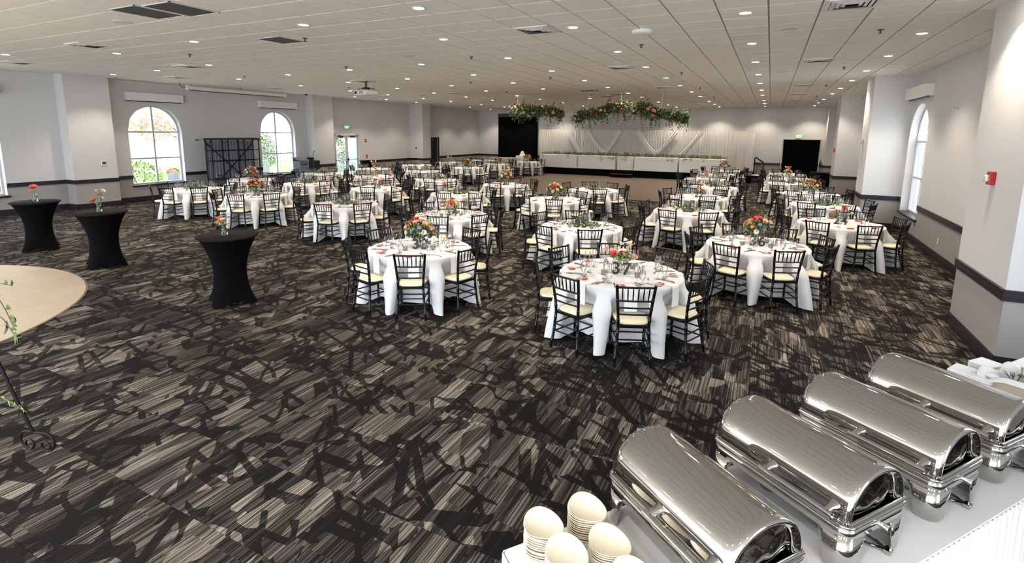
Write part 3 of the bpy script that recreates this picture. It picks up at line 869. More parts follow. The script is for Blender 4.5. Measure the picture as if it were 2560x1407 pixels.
# ------------------------------------------------------------------ wall fittings
def exit_sign(loc, rz, lb, lamps=True):
    t = thing('exit_sign', lb, 'sign', loc, rz)
    obj('housing', MB().bevbox(-.16, .16, -.03, 0, -.10, .10, .01).mesh('housing', 'white'), t)
    o = obj('lettering', text_mesh('EXIT', .15, .002, 'exit', .003), t, (0, -.033, -.05), rot=(R(90), 0, 0))
    if lamps:
        for s in (-1, 1):
            obj('lamp_head', MB().tube([(s * .17, -.02, 0), (s * .21, -.02, .0)], .012, 6).tube([(s * .21, .0, .01), (s * .23, -.07, -.01)], [.03, .045], 10).mesh('lamp_head', 'offwhite'), t)
exit_sign((XL, 20.05, 2.66), R(90), 'green exit sign with two emergency lamps above the glass door')
exit_sign((1.4, 33.39, 2.42), 0, 'green exit sign above the right black drape', False)
def strobe(loc, rz, lb):
    t = thing('fire_alarm_strobe', lb, 'fire alarm', loc, rz)
    obj('housing', MB().bevbox(-.06, .06, -.055, 0, -.075, .075, .008).mesh('strobe_housing', 'red'), t)
    obj('strobe_lens', MB().bevbox(-.055, .03, -.085, -.05, -.04, .035, .012).mesh('strobe_lens', 'offwhite'), t)
    for k, ch in enumerate('FIRE'):
        obj('lettering', text_mesh(ch, .026, .001, 'white'), t, (.045, -.057, .035 - k * .03), rot=(R(90), 0, 0))
strobe((2.36, 7.84, 2.03), R(-90), 'red fire alarm strobe on the near right pillar')
strobe((XL, 21.42, 1.98), R(90), 'red fire alarm strobe beside the glass door')
strobe((2.36, 24.75, 1.92), R(-90), 'red fire alarm strobe on the far right pillar')
strobe((2.55, 33.39, 1.05), 0, 'red fire alarm box beside the right black drape')
t = thing('fire_pull_station', 'red fire pull handle below the strobe by the glass door', 'fire alarm', (XL, 21.45, 1.14), R(90))
obj('housing', MB().bevbox(-.055, .055, -.04, 0, -.085, .085, .008).mesh('pull_housing', 'red'), t)
obj('pull_handle', MB().box(-.045, .045, -.052, -.04, -.03, .0).mesh('pull_handle', 'white'), t)
t = thing('thermostat', 'white thermostat with a small display on the left pillar', 'thermostat', (XL + .48, 8.92, 1.39), R(90))
obj('housing', MB().bevbox(-.075, .075, -.03, 0, -.065, .065, .008).mesh('thermostat_housing', 'white'), t)
obj('display', MB().box(-.055, .055, -.033, -.028, -.03, .05).mesh('display', 'darkpanel'), t)
t = thing('wall_control_panel', 'small dark wall control on the third pilaster', 'switch', (-18.9, 25.2, 1.48), 0)
obj('plate', MB().bevbox(-.07, .07, -.02, 0, -.11, .11, .006).mesh('plate', 'white'), t)
obj('display', MB().box(-.05, .05, -.024, -.018, -.02, .09).mesh('display', 'black'), t)
def outlet(loc, rz, lb):
    t = thing('wall_outlet', lb, 'outlet', loc, rz)
    obj('plate', MB().bevbox(-.04, .04, -.008, 0, -.06, .06, .003).mesh('outlet_plate', 'white'), t)
    obj('socket', MB().bevbox(-.022, .022, -.012, -.006, .008, .042, .004).bevbox(-.022, .022, -.012, -.006, -.042, -.008, .004).mesh('socket', 'offwhite'), t)
outlet((XR, 13.07, .40), R(-90), 'white outlet low on the right wall, nearer one')
outlet((XR, 15.2, .40), R(-90), 'white outlet low on the right wall under the window')
outlet((.1, YB, .40), 0, 'white outlet on the back wall near the stage steps')
t = thing('wall_camera', 'white camera on the side of the middle right pillar', 'camera', (2.36, 17.65, 2.36), R(-90))
obj('base', MB().bevbox(-.08, .08, -.04, 0, -.05, .05, .01).mesh('base', 'offwhite'), t)
obj('dome', MB().lathe([(.08, 0), (.075, -.05), (.05, -.09), (0, -.1)], 14, 0).mesh('dome', 'white'), t, (0, -.09, 0))
t = thing('wall_hook', 'small metal double hook high on the right wall', 'hook', (XR, 13.02, 3.05), R(-90))
obj('plate', MB().box(-.05, .05, -.01, 0, -.02, .02).mesh('plate', 'steel'), t)
for s in (-1, 1): obj('prong', MB().tube([(s * .035, -.01, .0), (s * .035, -.05, -.01), (s * .035, -.055, .03)], .006, 6).mesh('prong', 'steel'), t)

# ------------------------------------------------------------------ back of the room: drapes, stage, head table
def drape_fn(x0, x1, y, z0, z1, nf, amp, seed, gather=0):
    rng = random.Random(seed); ph = [rng.uniform(0, 6.3) for _ in range(4)]
    def fn(u, v):
        a = 2 * PI * nf * u
        w = math.sin(a + 1.3 * math.sin(a * .23 + ph[0])) * .6 + .4 * math.sin(a * .51 + ph[1]) + .25 * math.sin(a * 1.9 + ph[2])
        return (x0 + (x1 - x0) * u + .02 * math.sin(a * .7 + v * 3), y + amp * w * (.55 + .45 * v), z1 + (z0 - z1) * v)
    return fn
BACK = 33.28
t = thing('black_curtain', 'tall black velour curtain covering the back wall opening', 'curtain', (-16.1, BACK, 0))
mb = MB(); mb.grid(drape_fn(-1.55, 1.55, 0, .03, 3.56, 15, .05, 5), 240, 6, 0)
obj('cloth', mb.mesh('curtain_cloth', 'black_drape'), t)
mb = MB(); mb.box(-1.6, 1.6, .02, .115, 3.56, 3.80)
obj('pelmet', mb.mesh('pelmet', 'darkpanel'), t)
t = thing('pipe_and_drape', 'free-standing black drape panel beside the stage steps', 'drape', (1.5, 32.45, 0))
mb = MB(); mb.grid(drape_fn(-.86, .9, 0, .03, 2.26, 12, .035, 6), 150, 4, 0)
obj('cloth', mb.mesh('drape_cloth', 'black_drape'), t)
for x in (-.89, .93):
    obj('upright', MB().tube([(x, .03, .02), (x, .03, 2.27)], .02, 8).mesh('upright', 'offwhite'), t)
    obj('foot', MB().bevbox(x - .2, x + .2, -.17, .23, 0.002, .014, .004).mesh('foot', 'darkmetal'), t)
obj('crossbar', MB().tube([(-.89, .03, 2.25), (.93, .03, 2.25)], .015, 8).mesh('crossbar', 'darkmetal'), t)
t = thing('drape_backdrop', 'white sheer draped backdrop behind the head table', 'backdrop', (0, 32.9, 0))
rng = random.Random(21)
xs = [-14.2, -13.08, -12.0, -11.4, -10.0, -8.6, -7.3, -5.95, -4.6, -3.25, -2.0, -.82]
for k in range(len(xs) - 1):
    mb = MB(); mb.grid(drape_fn(xs[k] - .03, xs[k + 1] + .03, 0, .42 if xs[k] > -13.1 else .05, 2.72, 11, .032, 30 + k), 120, 5, 0)
    obj('drape_panel', mb.mesh('drape_panel', 'sheer'), t)
obj('crossbar', MB().tube([(-14.2, .05, 2.71), (-.82, .05, 2.71)], .018, 8).mesh('crossbar', 'steel'), t)
for x in (-14.15, -10.8, -7.5, -4.2, -.86): obj('upright', MB().tube([(x, .08, .41 if x > -13.5 else .01), (x, .08, 2.72)], .02, 8).mesh('upright', 'steel'), t)
def sash(xa, za, xb, zb, sag, w):
    def fn(u, v):
        x = xa + (xb - xa) * u; z = za + (zb - za) * u - sag * math.sin(PI * u)
        k = (v - .5) * w * (1.0 - .25 * math.sin(PI * u))
        dx, dz = xb - xa, zb - za; l = math.hypot(dx, dz)
        return (x - dz / l * k, -.13 - .03 * math.cos(v * PI * 5) - .04 * math.sin(PI * v), z + dx / l * k)
    mb = MB(); mb.grid(fn, 18, 20, 0); return mb
for a in ((-12.15, 2.7, -11.05, 1.0, .12, .34), (-10.75, 2.68, -9.6, 1.2, .12, .32), (-8.6, 2.68, -9.55, 1.2, .1, .32), (-7.5, 2.68, -6.25, 1.15, .14, .34), (-5.2, 2.66, -6.35, 1.25, .12, .36), (-3.75, 2.66, -4.95, 1.15, .1, .36)):
    obj('sash', sash(*a).mesh('sash', 'swag'), t)

t = thing('stage', 'low stage with black skirt under the head table', 'stage', (0, 29.5, 0))
obj('deck', MB().box(-13.0, -.75, 0.02, 3.75, .36, .40).mesh('stage_deck', 'stagedeck'), t)
mb = MB(); mb.grid(drape_fn(-13.0, -.75, 0, .005, .385, 90, .012, 9), 720, 2, 0)
mb.grid(lambda u, v: (-.74 + .01 * math.sin(u * 150), 3.7 * u, .385 - .38 * v), 60, 1, 0)
mb.grid(lambda u, v: (-13.01 - .01 * math.sin(u * 150), 3.7 * u, .385 - .38 * v), 60, 1, 0)
obj('skirt', mb.mesh('stage_skirt', 'black_drape'), t)
t = thing('stage_step', 'black step block in front of the sweetheart table', 'step', (-7.5, 29.1, 0))
obj('tread', MB().bevbox(-.62, .62, -.2, .32, .18, .205, .006).mesh('tread', 'stagedeck'), t)
obj('riser', MB().box(-.6, .6, -.18, .3, .002, .18).mesh('riser', 'black_drape'), t)
# stair unit with hand rails at the right end of the stage
t = thing('stage_stairs', 'black portable stage stairs with hand rails', 'stairs', (-.70, 30.2, 0))
for k in range(2):
    obj('tread', MB().bevbox(.02 + k * .24, .28 + k * .24, 0, 1.0, .30 - .17 * k, .33 - .17 * k, .006).mesh('tread', 'stagedeck'), t)
for y in (.02, .98):
    mb = MB(); mb.tube([(.02, y, .38), (.02, y, 1.27), (.06, y, 1.31), (.42, y, 1.06), (.46, y, 1.0), (.46, y, .02)], .02, 8); mb.tube([(.02, y, 1.02), (.46, y, .74)], .014, 6)
    obj('hand_rail', mb.mesh('hand_rail', 'iron'), t)
    obj('stringer', MB().tube([(.02, y, .30), (.50, y, .03)], .02, 6).mesh('stringer', 'iron'), t)

def cloth_box(x0, x1, y0, y1, z0, z1, seed, nf, amp=.014, flare=.03):
    """rectangular floor-length cloth with folds"""
    rng = random.Random(seed); ph = [rng.uniform(0, 6.3) for _ in range(5)]
    per = [(x0, y0), (x1, y0), (x1, y1), (x0, y1)]
    lens = [x1 - x0, y1 - y0, x1 - x0, y1 - y0]; tot = sum(lens)
    def fn(u, v):
        d = (u % 1.0) * tot; k = 0
        while d > lens[k] and k < 3: d -= lens[k]; k += 1
        p, q = per[k], per[(k + 1) % 4]; tt = d / lens[k]
        n = ((0, -1), (1, 0), (0, 1), (-1, 0))[k]
        a = u * tot * nf
        w = (math.sin(a + ph[0] + math.sin(a * .31 + ph[1])) + .5 * math.sin(a * .47 + ph[2])) * amp * v
        cr = flare * v * (1 + 1.5 * math.exp(-(min(tt, 1 - tt) * lens[k] / .06) ** 2))
        return (p[0] + (q[0] - p[0]) * tt + n[0] * (w + cr), p[1] + (q[1] - p[1]) * tt + n[1] * (w + cr), z1 + (z0 - z1) * v)
    mb = MB(); nu = max(60, int(tot * nf * 1.6))
    mb.grid(fn, nu, 5, 0, True, True)
    mb.add([(x0, y0, z1), (x1, y0, z1), (x1, y1, z1), (x0, y1, z1)], [(0, 1, 2, 3)], 0)
    return mb
HT = [(-12.7, -10.40, 'leftmost white clothed section of the head table'), (-10.28, -8.06, 'white clothed head table section left of the sweetheart table'),
      (-6.9, -4.53, 'white clothed head table section right of the sweetheart table'), (-4.41, -2.12, 'rightmost white clothed section of the head table')]
for k, (a, b, lb) in enumerate(HT):
    t = thing('head_table', lb, 'table', (0, 0, 0), 0, 'head table sections on the stage')
    obj('tablecloth', cloth_box(a, b, 29.66, 30.4, .405, 1.16, 40 + k, 7, .008, .02).mesh('tablecloth', 'linen'), t)
t = thing('sweetheart_table', 'short pleated sweetheart table in the middle of the head table', 'table', (0, 0, 0))
obj('tablecloth', cloth_box(-7.88, -7.0, 29.72, 30.4, .405, 1.15, 47, 36, .022, .02).mesh('tablecloth', 'linen'), t)
t = thing('skirted_table', 'long low ivory skirted table below the black curtain', 'table', (0, 0, 0))
obj('table_skirt', cloth_box(-17.3, -15.0, 31.3, 32.0, .01, .77, 49, 30, .02, .02).mesh('skirt', 'beige'), t)
def garland(name, pts, n, wid, label, seed, hang=.0, flowers=True):
    rng = random.Random(seed); mb = MB()
    for _ in range(n):
        u = rng.random() * (len(pts) - 1); i = int(u); f = u - i
        p = Vector(pts[i]).lerp(Vector(pts[min(i + 1, len(pts) - 1)]), f)
        p += Vector((rng.uniform(-wid, wid), rng.uniform(-wid, wid), abs(rng.gauss(0, wid * .5))))
        leaf(mb, p, rdir(rng, .0), rdir(rng), rng.uniform(.05, .1), .018, rng.choice((0, 1, 1, 2)))
    if hang:
        for _ in range(int(hang)):
            u = rng.random() * (len(pts) - 1); i = int(u)
            p = Vector(pts[i]).lerp(Vector(pts[min(i + 1, len(pts) - 1)]), u - i)
            ln = rng.uniform(.12, .3)
            for k in range(14):
                q = p + Vector((rng.uniform(-.06, .06), -.46 + rng.uniform(-.02, .0), -ln * rng.random()))
                leaf(mb, q, rdir(rng, -1), rdir(rng), .07, .02, rng.choice((0, 1, 2)))
    o = tag(obj(name, mb.mesh(name, 'leaf1', 'leaf2', 'leaf3')), label, 'garland'); stuff(o)
    return o
garland('greenery_garland', [(-12.8, 30.02, 1.19), (-10.4, 30.0, 1.19), (-7.9, 30.02, 1.19)], 1500, .10, 'leafy green garland along the left half of the head table', 51, 7)
garland('greenery_garland', [(-6.95, 30.02, 1.19), (-4.5, 30.0, 1.19), (-2.05, 30.02, 1.19)], 1500, .10, 'leafy green garland along the right half of the head table', 52, 7)
garland('greenery_garland', [(-7.8, 29.95, 1.185), (-7.45, 29.92, 1.185), (-7.05, 29.95, 1.185)], 300, .08, 'short leafy garland on the sweetheart table', 53, 2)

# ------------------------------------------------------------------ chairs
def ring_tube(mb, pts, rad, seg, rings=()):
    """bamboo-turned rod: slight rings along a polyline"""
    P = [Vector(p) for p in pts]
    ln = [0]
    for i in range(len(P) - 1): ln.append(ln[-1] + (P[i + 1] - P[i]).length)
    st = [(d / ln[-1], 1.0) for d in ln]
    for r in rings: st += [(r - .012, 1.0), (r, 1.32), (r + .012, 1.0)]
    st = sorted(s for s in st if 0 <= s[0] <= 1)
    out, rr = [], []
    for u, k in st:
        d = u * ln[-1]; i = 0
        while i < len(P) - 2 and ln[i + 1] < d: i += 1
        out.append(P[i].lerp(P[i + 1], (d - ln[i]) / max(1e-6, ln[i + 1] - ln[i]))); rr.append(rad * k)
    mb.tube(out, rr, seg)
def chair_geo(seg=8, rings=True):
    g = {}
    RG = (.12, .3, .55, .8) if rings else ()
    def m(): return MB()
    # cushion: rounded trapezoid pad
    mb = m()
    def cush(u, v):
        a = 2 * PI * u; c, s = math.cos(a), math.sin(a)
        e = .42; x = math.copysign(abs(c) ** e, c); y = math.copysign(abs(s) ** e, s)
        ph = PI * (v - .5); k = math.cos(ph) ** .35 if math.cos(ph) > 0 else 0
        yy = y * .188 * k
        wd = .183 + .018 * (yy / .19)
        z = .468 + (.030 if ph > 0 else .018) * math.copysign(abs(math.sin(ph)) ** .8, ph)
        return (x * wd * k, yy, z)
    mb.grid(cush, 24 if rings else 14, 8 if rings else 5, 0, True, True)
    g['seat_cushion'] = [mb]
    mb = m(); t = .022
    o = [(-.172, -.196), (.172, -.196), (.205, .192), (-.205, .192)]
    vs = [(x, y, .425) for x, y in o] + [(x, y, .455) for x, y in o]
    mb.add(vs, [(3, 2, 1, 0), (4, 5, 6, 7), (0, 1, 5, 4), (1, 2, 6, 5), (2, 3, 7, 6), (3, 0, 4, 7)])
    g['seat_frame'] = [mb]
    legs = []
    for s in (-1, 1):
        mb = m(); ring_tube(mb, [(s * .19, .178, .44), (s * .192, .182, .0)], .0155, seg, RG); legs.append(mb)
    for s in (-1, 1):
        mb = m(); ring_tube(mb, [(s * .198, -.245, 0), (s * .176, -.215, .22), (s * .163, -.200, .44), (s * .170, -.206, .58), (s * .187, -.232, .76), (s * .202, -.262, .92)], .0165, seg, (.1, .25, .4, .56, .7, .82) if rings else ()); legs.append(mb)
    g['leg'] = legs
    bx = lambda z: .163 + (.202 - .163) * max(0, (z - .44) / .48)
    by = lambda z: -.200 - .062 * max(0, (z - .44) / .48) ** 1.35
    def hz(z, r): 
        mb = m(); b = .012
        mb.tube([(-bx(z), by(z), z), (0, by(z) - b, z), (bx(z), by(z), z)], r, max(6, seg - 2)); return mb
    g['top_rail'] = [hz(.898, .0125)]
    g['back_rail'] = [hz(.742, .0105)]
    g['rung'] = [hz(.662, .0095), hz(.585, .0095)]
    sp = []
    for k in range(6):
        f = (k - 2.5) / 3.5; mb = m()
        za, zb = .742, .898
        mb.tube([(f * bx(za), by(za) - .012 * (1 - abs(f)), za), (f * (bx(za) + bx(zb)) / 2, (by(za) + by(zb)) / 2 - .012 * (1 - abs(f)), .82), (f * bx(zb), by(zb) - .012 * (1 - abs(f)), zb)], [.0062, .0085, .0062], 6 if rings else 4, caps=False); sp.append(mb)
    g['spindle'] = sp
    st = []
    fx = lambda z: .1905; rx = lambda z: .198 - (.198 - .163) * z / .44; ry = lambda z: -.245 + .045 * z / .44
    for s in (-1, 1):
        for z in (.30, .20):
            mb = m(); mb.tube([(s * fx(z), .18, z), (s * rx(z), ry(z), z)], .0088, 6, caps=False); st.append(mb)
    for z in (.33, .235):
        mb = m(); mb.tube([(-.19, .18, z), (.19, .18, z)], .0088, 6, caps=False); st.append(mb)
    for z in (.30, .22):
        mb = m(); mb.tube([(-rx(z), ry(z), z), (rx(z), ry(z), z)], .0088, 6, caps=False); st.append(mb)
    g['stretcher'] = st
    return g
def join(mbs):
    r = MB()
    for b in mbs:
        k = len(r.v); r.v += b.v; r.f += [tuple(i + k for i in f) for f in b.f]; r.m += b.m; r.s += b.s
    return r
G1 = chair_geo(8, True); G2 = chair_geo(6, False)
BC = lambda n, b: b.mesh(n, 'cushion' if n == 'seat_cushion' else 'black_chair')
CH1 = [(n, BC(n, b)) for n, l in G1.items() for b in l]
CH2 = [('seat_cushion', BC('seat_cushion', G2['seat_cushion'][0])), ('seat_frame', BC('seat_frame', G2['seat_frame'][0]))]
CH2 += [('leg', BC('leg', b)) for b in G2['leg']]
CH2 += [('backrest', BC('backrest', join(G2['top_rail'] + G2['back_rail'] + G2['rung'] + G2['spindle']))), ('stretchers', BC('stretchers', join(G2['stretcher'])))]
CH3 = [('seat_cushion', CH2[0][1]), ('chair_frame', BC('chair_frame', join(G2['seat_frame'] + G2['leg'] + G2['top_rail'] + G2['back_rail'] + G2['rung'] + G2['spindle'] + G2['stretcher'])))]

# ------------------------------------------------------------------ tables: number: (x, y, angle of one chair, centrepiece, how a label names it, number shown)
NW = ['', 'one', 'two', 'three', 'four', 'five', 'six', 'seven', 'eight', 'nine', 'ten', 'eleven', 'twelve', 'thirteen', 'fourteen', 'fifteen', 'sixteen', 'seventeen', 'eighteen', 'nineteen', 'twenty']
for tens in ('twenty', 'thirty'):
    NW += [tens + '-' + NW[k] for k in range(1, 10)] + (['thirty'] if tens == 'twenty' else [])
TB = {
 38: (-4.62, 6.20, -60, 'A', 'table 38', 1), 37: (-1.56, 6.28, -67, 'B', 'table 37', 1), 36: (-.06, 8.98, -67, 'A', 'table 36', 1),
 35: (-3.06, 9.10, -64, 'C', 'table 35', 1), 34: (-5.90, 9.04, -70, 'B', 'table 34', 1), 33: (-8.98, 9.14, -71, 'C', 'table 33', 1),
 32: (-12.20, 9.22, -64, 'A', 'table 32', 1), 31: (-14.95, 9.30, -72, 'C', 'table before the maple window', 0), 30: (-16.35, 12.2, -66, 'A', 'table 30', 1),
 29: (-13.62, 12.25, -58, 'C', 'table 29', 1), 28: (-10.68, 12.22, -63, 'B', 'table 28', 1), 27: (-7.82, 12.30, -77, 'C', 'table 27', 1),
 26: (-4.95, 12.50, -68, 'A', 'table 26', 1), 25: (-1.55, 12.15, -60, 'C', 'table 25', 1), 24: (1.38, 12.02, -71, 'B', 'table 24', 1),
 23: (1.34, 15.05, -70, 'C', 'table 23', 1), 22: (-1.68, 15.18, -72, 'B', 'table 22', 1), 21: (-4.80, 15.38, -63, 'C', 'table 21', 1),
 20: (-7.84, 15.33, -82, 'A', 'table 20', 1), 19: (-10.84, 15.65, -70, 'C', 'table 19', 1), 18: (-13.62, 15.5, -64, 'B', 'table 18', 1),
 17: (-16.32, 15.35, -70, 'C', 'table before the grey lectern', 0), 16: (-16.40, 18.6, -66, 'B', 'table before the glass door', 0), 15: (-13.65, 18.7, -72, 'C', 'table behind table 18', 0),
 14: (-1.60, 18.35, -70, 'C', 'table 14', 1), 13: (1.22, 17.86, -72, 'A', 'table 13', 1),
 12: (.78, 21.3, -68, 'C', 'table 12', 1), 11: (-2.20, 21.5, -66, 'B', 'table behind table 14', 0),
 10: (-2.05, 24.5, -70, 'C', 'second table past table 14', 0), 9: (-1.90, 27.1, -63, 'A', 'table nearest the stage stairs', 0),
 3: (.78, 23.8, -72, 'B', 'table 3', 1), 2: (.80, 26.4, -66, 'B', 'table before the right black drape', 0),
 8: (-16.38, 21.9, -68, 'C', 'table before the third pilaster', 0), 7: (-13.20, 21.75, -62, 'A', 'second table past table 18', 0),
 6: (-16.30, 24.8, -70, 'B', 'table by the narrow black door', 0), 5: (-13.45, 25.1, -68, 'C', 'third table past table 18', 0),
 4: (-12.95, 28.1, -66, 'A', 'table beside the cake table', 0), 1: (-15.9, 28.0, -70, 'C', 'table before the ivory buffet', 0),
}
TOPZ = .762
def cloth_mesh(angs, seed, per, nv):
    """round cloth pinched in behind each chair front and flaring to the floor in a fold between the chairs"""
    rng = random.Random(seed); n = len(angs); A = sorted(angs)
    lobes = []
    for i in range(n):
        k = rng.uniform(.8, 1.0); tip = rng.uniform(.0, .16); sk = rng.uniform(-.04, .04)
        lobes.append((k, tip, sk, rng.choice((.010, .012, .02, .05))))
    ph = [rng.uniform(0, 6.3) for _ in range(3)]
    def cr(p, u):
        m = len(p) - 1; x = u * m; i = min(int(x), m - 1); f = x - i
        g = lambda j: p[max(0, min(m, j))]
        r = []
        for d in (0, 1):
            a, b, c, e = g(i - 1)[d], g(i)[d], g(i + 1)[d], g(i + 2)[d]
            r.append(.5 * (2 * b + (c - a) * f + (2 * a - 5 * b + 4 * c - e) * f * f + (3 * b - a - 3 * c + e) * f ** 3))
        return r
    def fn(uu, v):
        q = (uu % 1.0) * n; i = int(q); f = q - i
        k, tip, sk, hm = lobes[i]
        th = R(A[i] + 45 * f); phi = R(A[i] + 22.5)
        if v < .16:
            e = v / .16; r = .745 + .02 * math.sin(e * PI / 2)
            return (r * math.cos(th), r * math.sin(th), TOPZ - .02 * (1 - math.cos(e * PI / 2)))
        t = (v - .16) / .84
        g = .45 + .55 * t
        o = lambda r: .765 + (r - .765) * g
        wd = (.150 - .085 * t) * k
        half = [(.54, -.224), (.566, -.15), (.578, -.085), (.63, -.030), (.71, -.036), (o(.79), -.75 * wd), (o(.88), -wd)]
        pts = half + [(o(.94 + tip), sk * g)] + [(a, -b) for a, b in reversed(half)]
        rho, tau = cr(pts, f)
        cx, cyy = rho * math.cos(phi) - tau * math.sin(phi), rho * math.sin(phi) + tau * math.cos(phi)
        w = min(1, t / .36); w = w * w * (3 - 2 * w)
        r0 = .765 + .004 * t
        x, y = r0 * math.cos(th) * (1 - w) + cx * w, r0 * math.sin(th) * (1 - w) + cyy * w
        wr = .005 * t * math.sin(th * 41 + ph[1] + 3 * t) + .004 * math.sin(t * 9 + th * 5 + ph[2])
        x += wr * math.cos(phi); y += wr * math.sin(phi)
        out = max(0, min(1, (rho - .6) / .25))
        zb = hm * out + (.09 + .015 * math.sin(th * 7 + ph[0])) * (1 - out)
        return (x, y, TOPZ - .02 + (zb - TOPZ + .02) * t)
    mb = MB(); mb.grid(fn, n * per, nv, 0, True, True)
    mb.disc(.745, TOPZ, 64, 0)
    return mb
# tableware prototypes
def glassware():
    w = MB(); w.lathe([(.0, .001), (.032, .002), (.033, .004), (.006, .012), (.0035, .03), (.0035, .085), (.012, .098), (.030, .118), (.038, .145), (.037, .175), (.031, .205)], 14, 0)
    g = MB(); g.lathe([(.0, .001), (.030, .002), (.031, .004), (.007, .012), (.006, .04), (.02, .055), (.035, .085), (.038, .12), (.034, .158)], 14, 0)
    f = MB(); f.lathe([(.0, .001), (.029, .002), (.030, .004), (.005, .010), (.0035, .08), (.012, .10), (.024, .14), (.026, .18), (.021, .235)], 12, 0)
    return w.mesh('wine_glass', 'glass'), g.mesh('water_goblet', 'glass'), f.mesh('champagne_flute', 'glass')
WINE, GOB, FLU = glassware()
def cutlery():
    f = MB()
    def strip(pts, z=.003):
        for i in range(len(pts) - 1):
            (y0, w0, h0), (y1, w1, h1) = pts[i], pts[i + 1]
            f.add([(-w0, y0, h0), (w0, y0, h0), (w1, y1, h1), (-w1, y1, h1)], [(0, 1, 2, 3)], 0)
            f.add([(-w0, y0, h0 - .002), (w0, y0, h0 - .002), (w1, y1, h1 - .002), (-w1, y1, h1 - .002)], [(3, 2, 1, 0)], 0)
    strip([(-.095, .008, .004), (-.06, .006, .005), (.02, .0035, .008), (.035, .006, .008), (.045, .012, .006), (.055, .013, .005)])
    for k in range(4):
        x = (k - 1.5) * .0065; f.box(x - .0018, x + .0018, .055, .098, .003, .006)
    fk = f.mesh('dinner_fork', 'steel')
    f = MB(); strip([(-.11, .008, .005), (-.09, .0095, .005), (-.01, .007, .006), (.0, .008, .006), (.05, .0095, .004), (.095, .007, .004), (.115, .001, .004)])
    kn = f.mesh('dinner_knife', 'steel')
    f = MB(); strip([(-.08, .007, .004), (-.03, .004, .007), (.03, .0035, .008), (.045, .012, .005), (.062, .017, .003), (.078, .013, .005), (.085, .004, .007)])
    return fk, kn, f.mesh('table_spoon', 'steel')
FORK, KNIFE, SPOON = cutlery()
def napkin_mesh():
    mb = MB(); w = .072
    def fn(u, v):
        L_ = .485 * v
        if L_ < .23: y, z = .30 - L_ * 1.0 - 0.30, 0.006
        y = .235 - L_
        if y > -.008: return ((u - .5) * 2 * w, y, .004)
        h = L_ - .243
        return ((u - .5) * 2 * w * (1 + .02 * math.sin(v * 9)), -.010 - .006 * math.sin(h * 12), .004 - h - .004)
    mb.grid(fn, 3, 20, 0, True); return mb.mesh('napkin', 'napkin')
NAP = napkin_mesh()      # local origin at the table edge, +Y toward the table centre
a = MB().bevbox(-.055, .055, -.035, .035, .002, .020, .002).mesh('box', 'redbox')
b = MB().box(-.056, .012, -.0355, .0355, .0015, .0212).mesh('sleeve', 'check')
BOX = [('box', a), ('sleeve', b)]
BOXFAR = a
mb = MB(); mb.add([(-.04, -.018, .001), (.04, -.018, .001), (.04, 0, .045), (-.04, 0, .045), (-.04, .018, .001), (.04, .018, .001)], [(0, 1, 2, 3), (3, 2, 5, 4)])
CARD = mb.mesh('place_card', 'card')
mb = MB(); mb.lathe([(.0, .001), (.024, .001), (.024, .003), (.017, .05), (.019, .07)], 12, 0); SH1 = mb.mesh('shaker_body', 'steel')
mb = MB(); mb.lathe([(.019, .07), (.018, .082), (.008, .09), (0, .091)], 12, 0); SH2 = mb.mesh('shaker_cap', 'chrome')
SHAK = [('body', SH1), ('cap', SH2)]
mb = MB(); mb.lathe([(.0, .001), (.03, .001), (.036, .06), (.034, .06), (.028, .006), (0, .005)], 12, 0); VO1 = mb.mesh('votive_glass', 'glass')
mb = MB(); mb.lathe([(.0, .006), (.024, .006), (.026, .03), (0, .031)], 10, 0); VO2 = mb.mesh('votive_candle', 'candle')
VOT = [('glass_cup', VO1), ('candle', VO2)]
POSN = ['near side', 'near right', 'right side', 'far right', 'far side', 'far left', 'left side', 'near left']

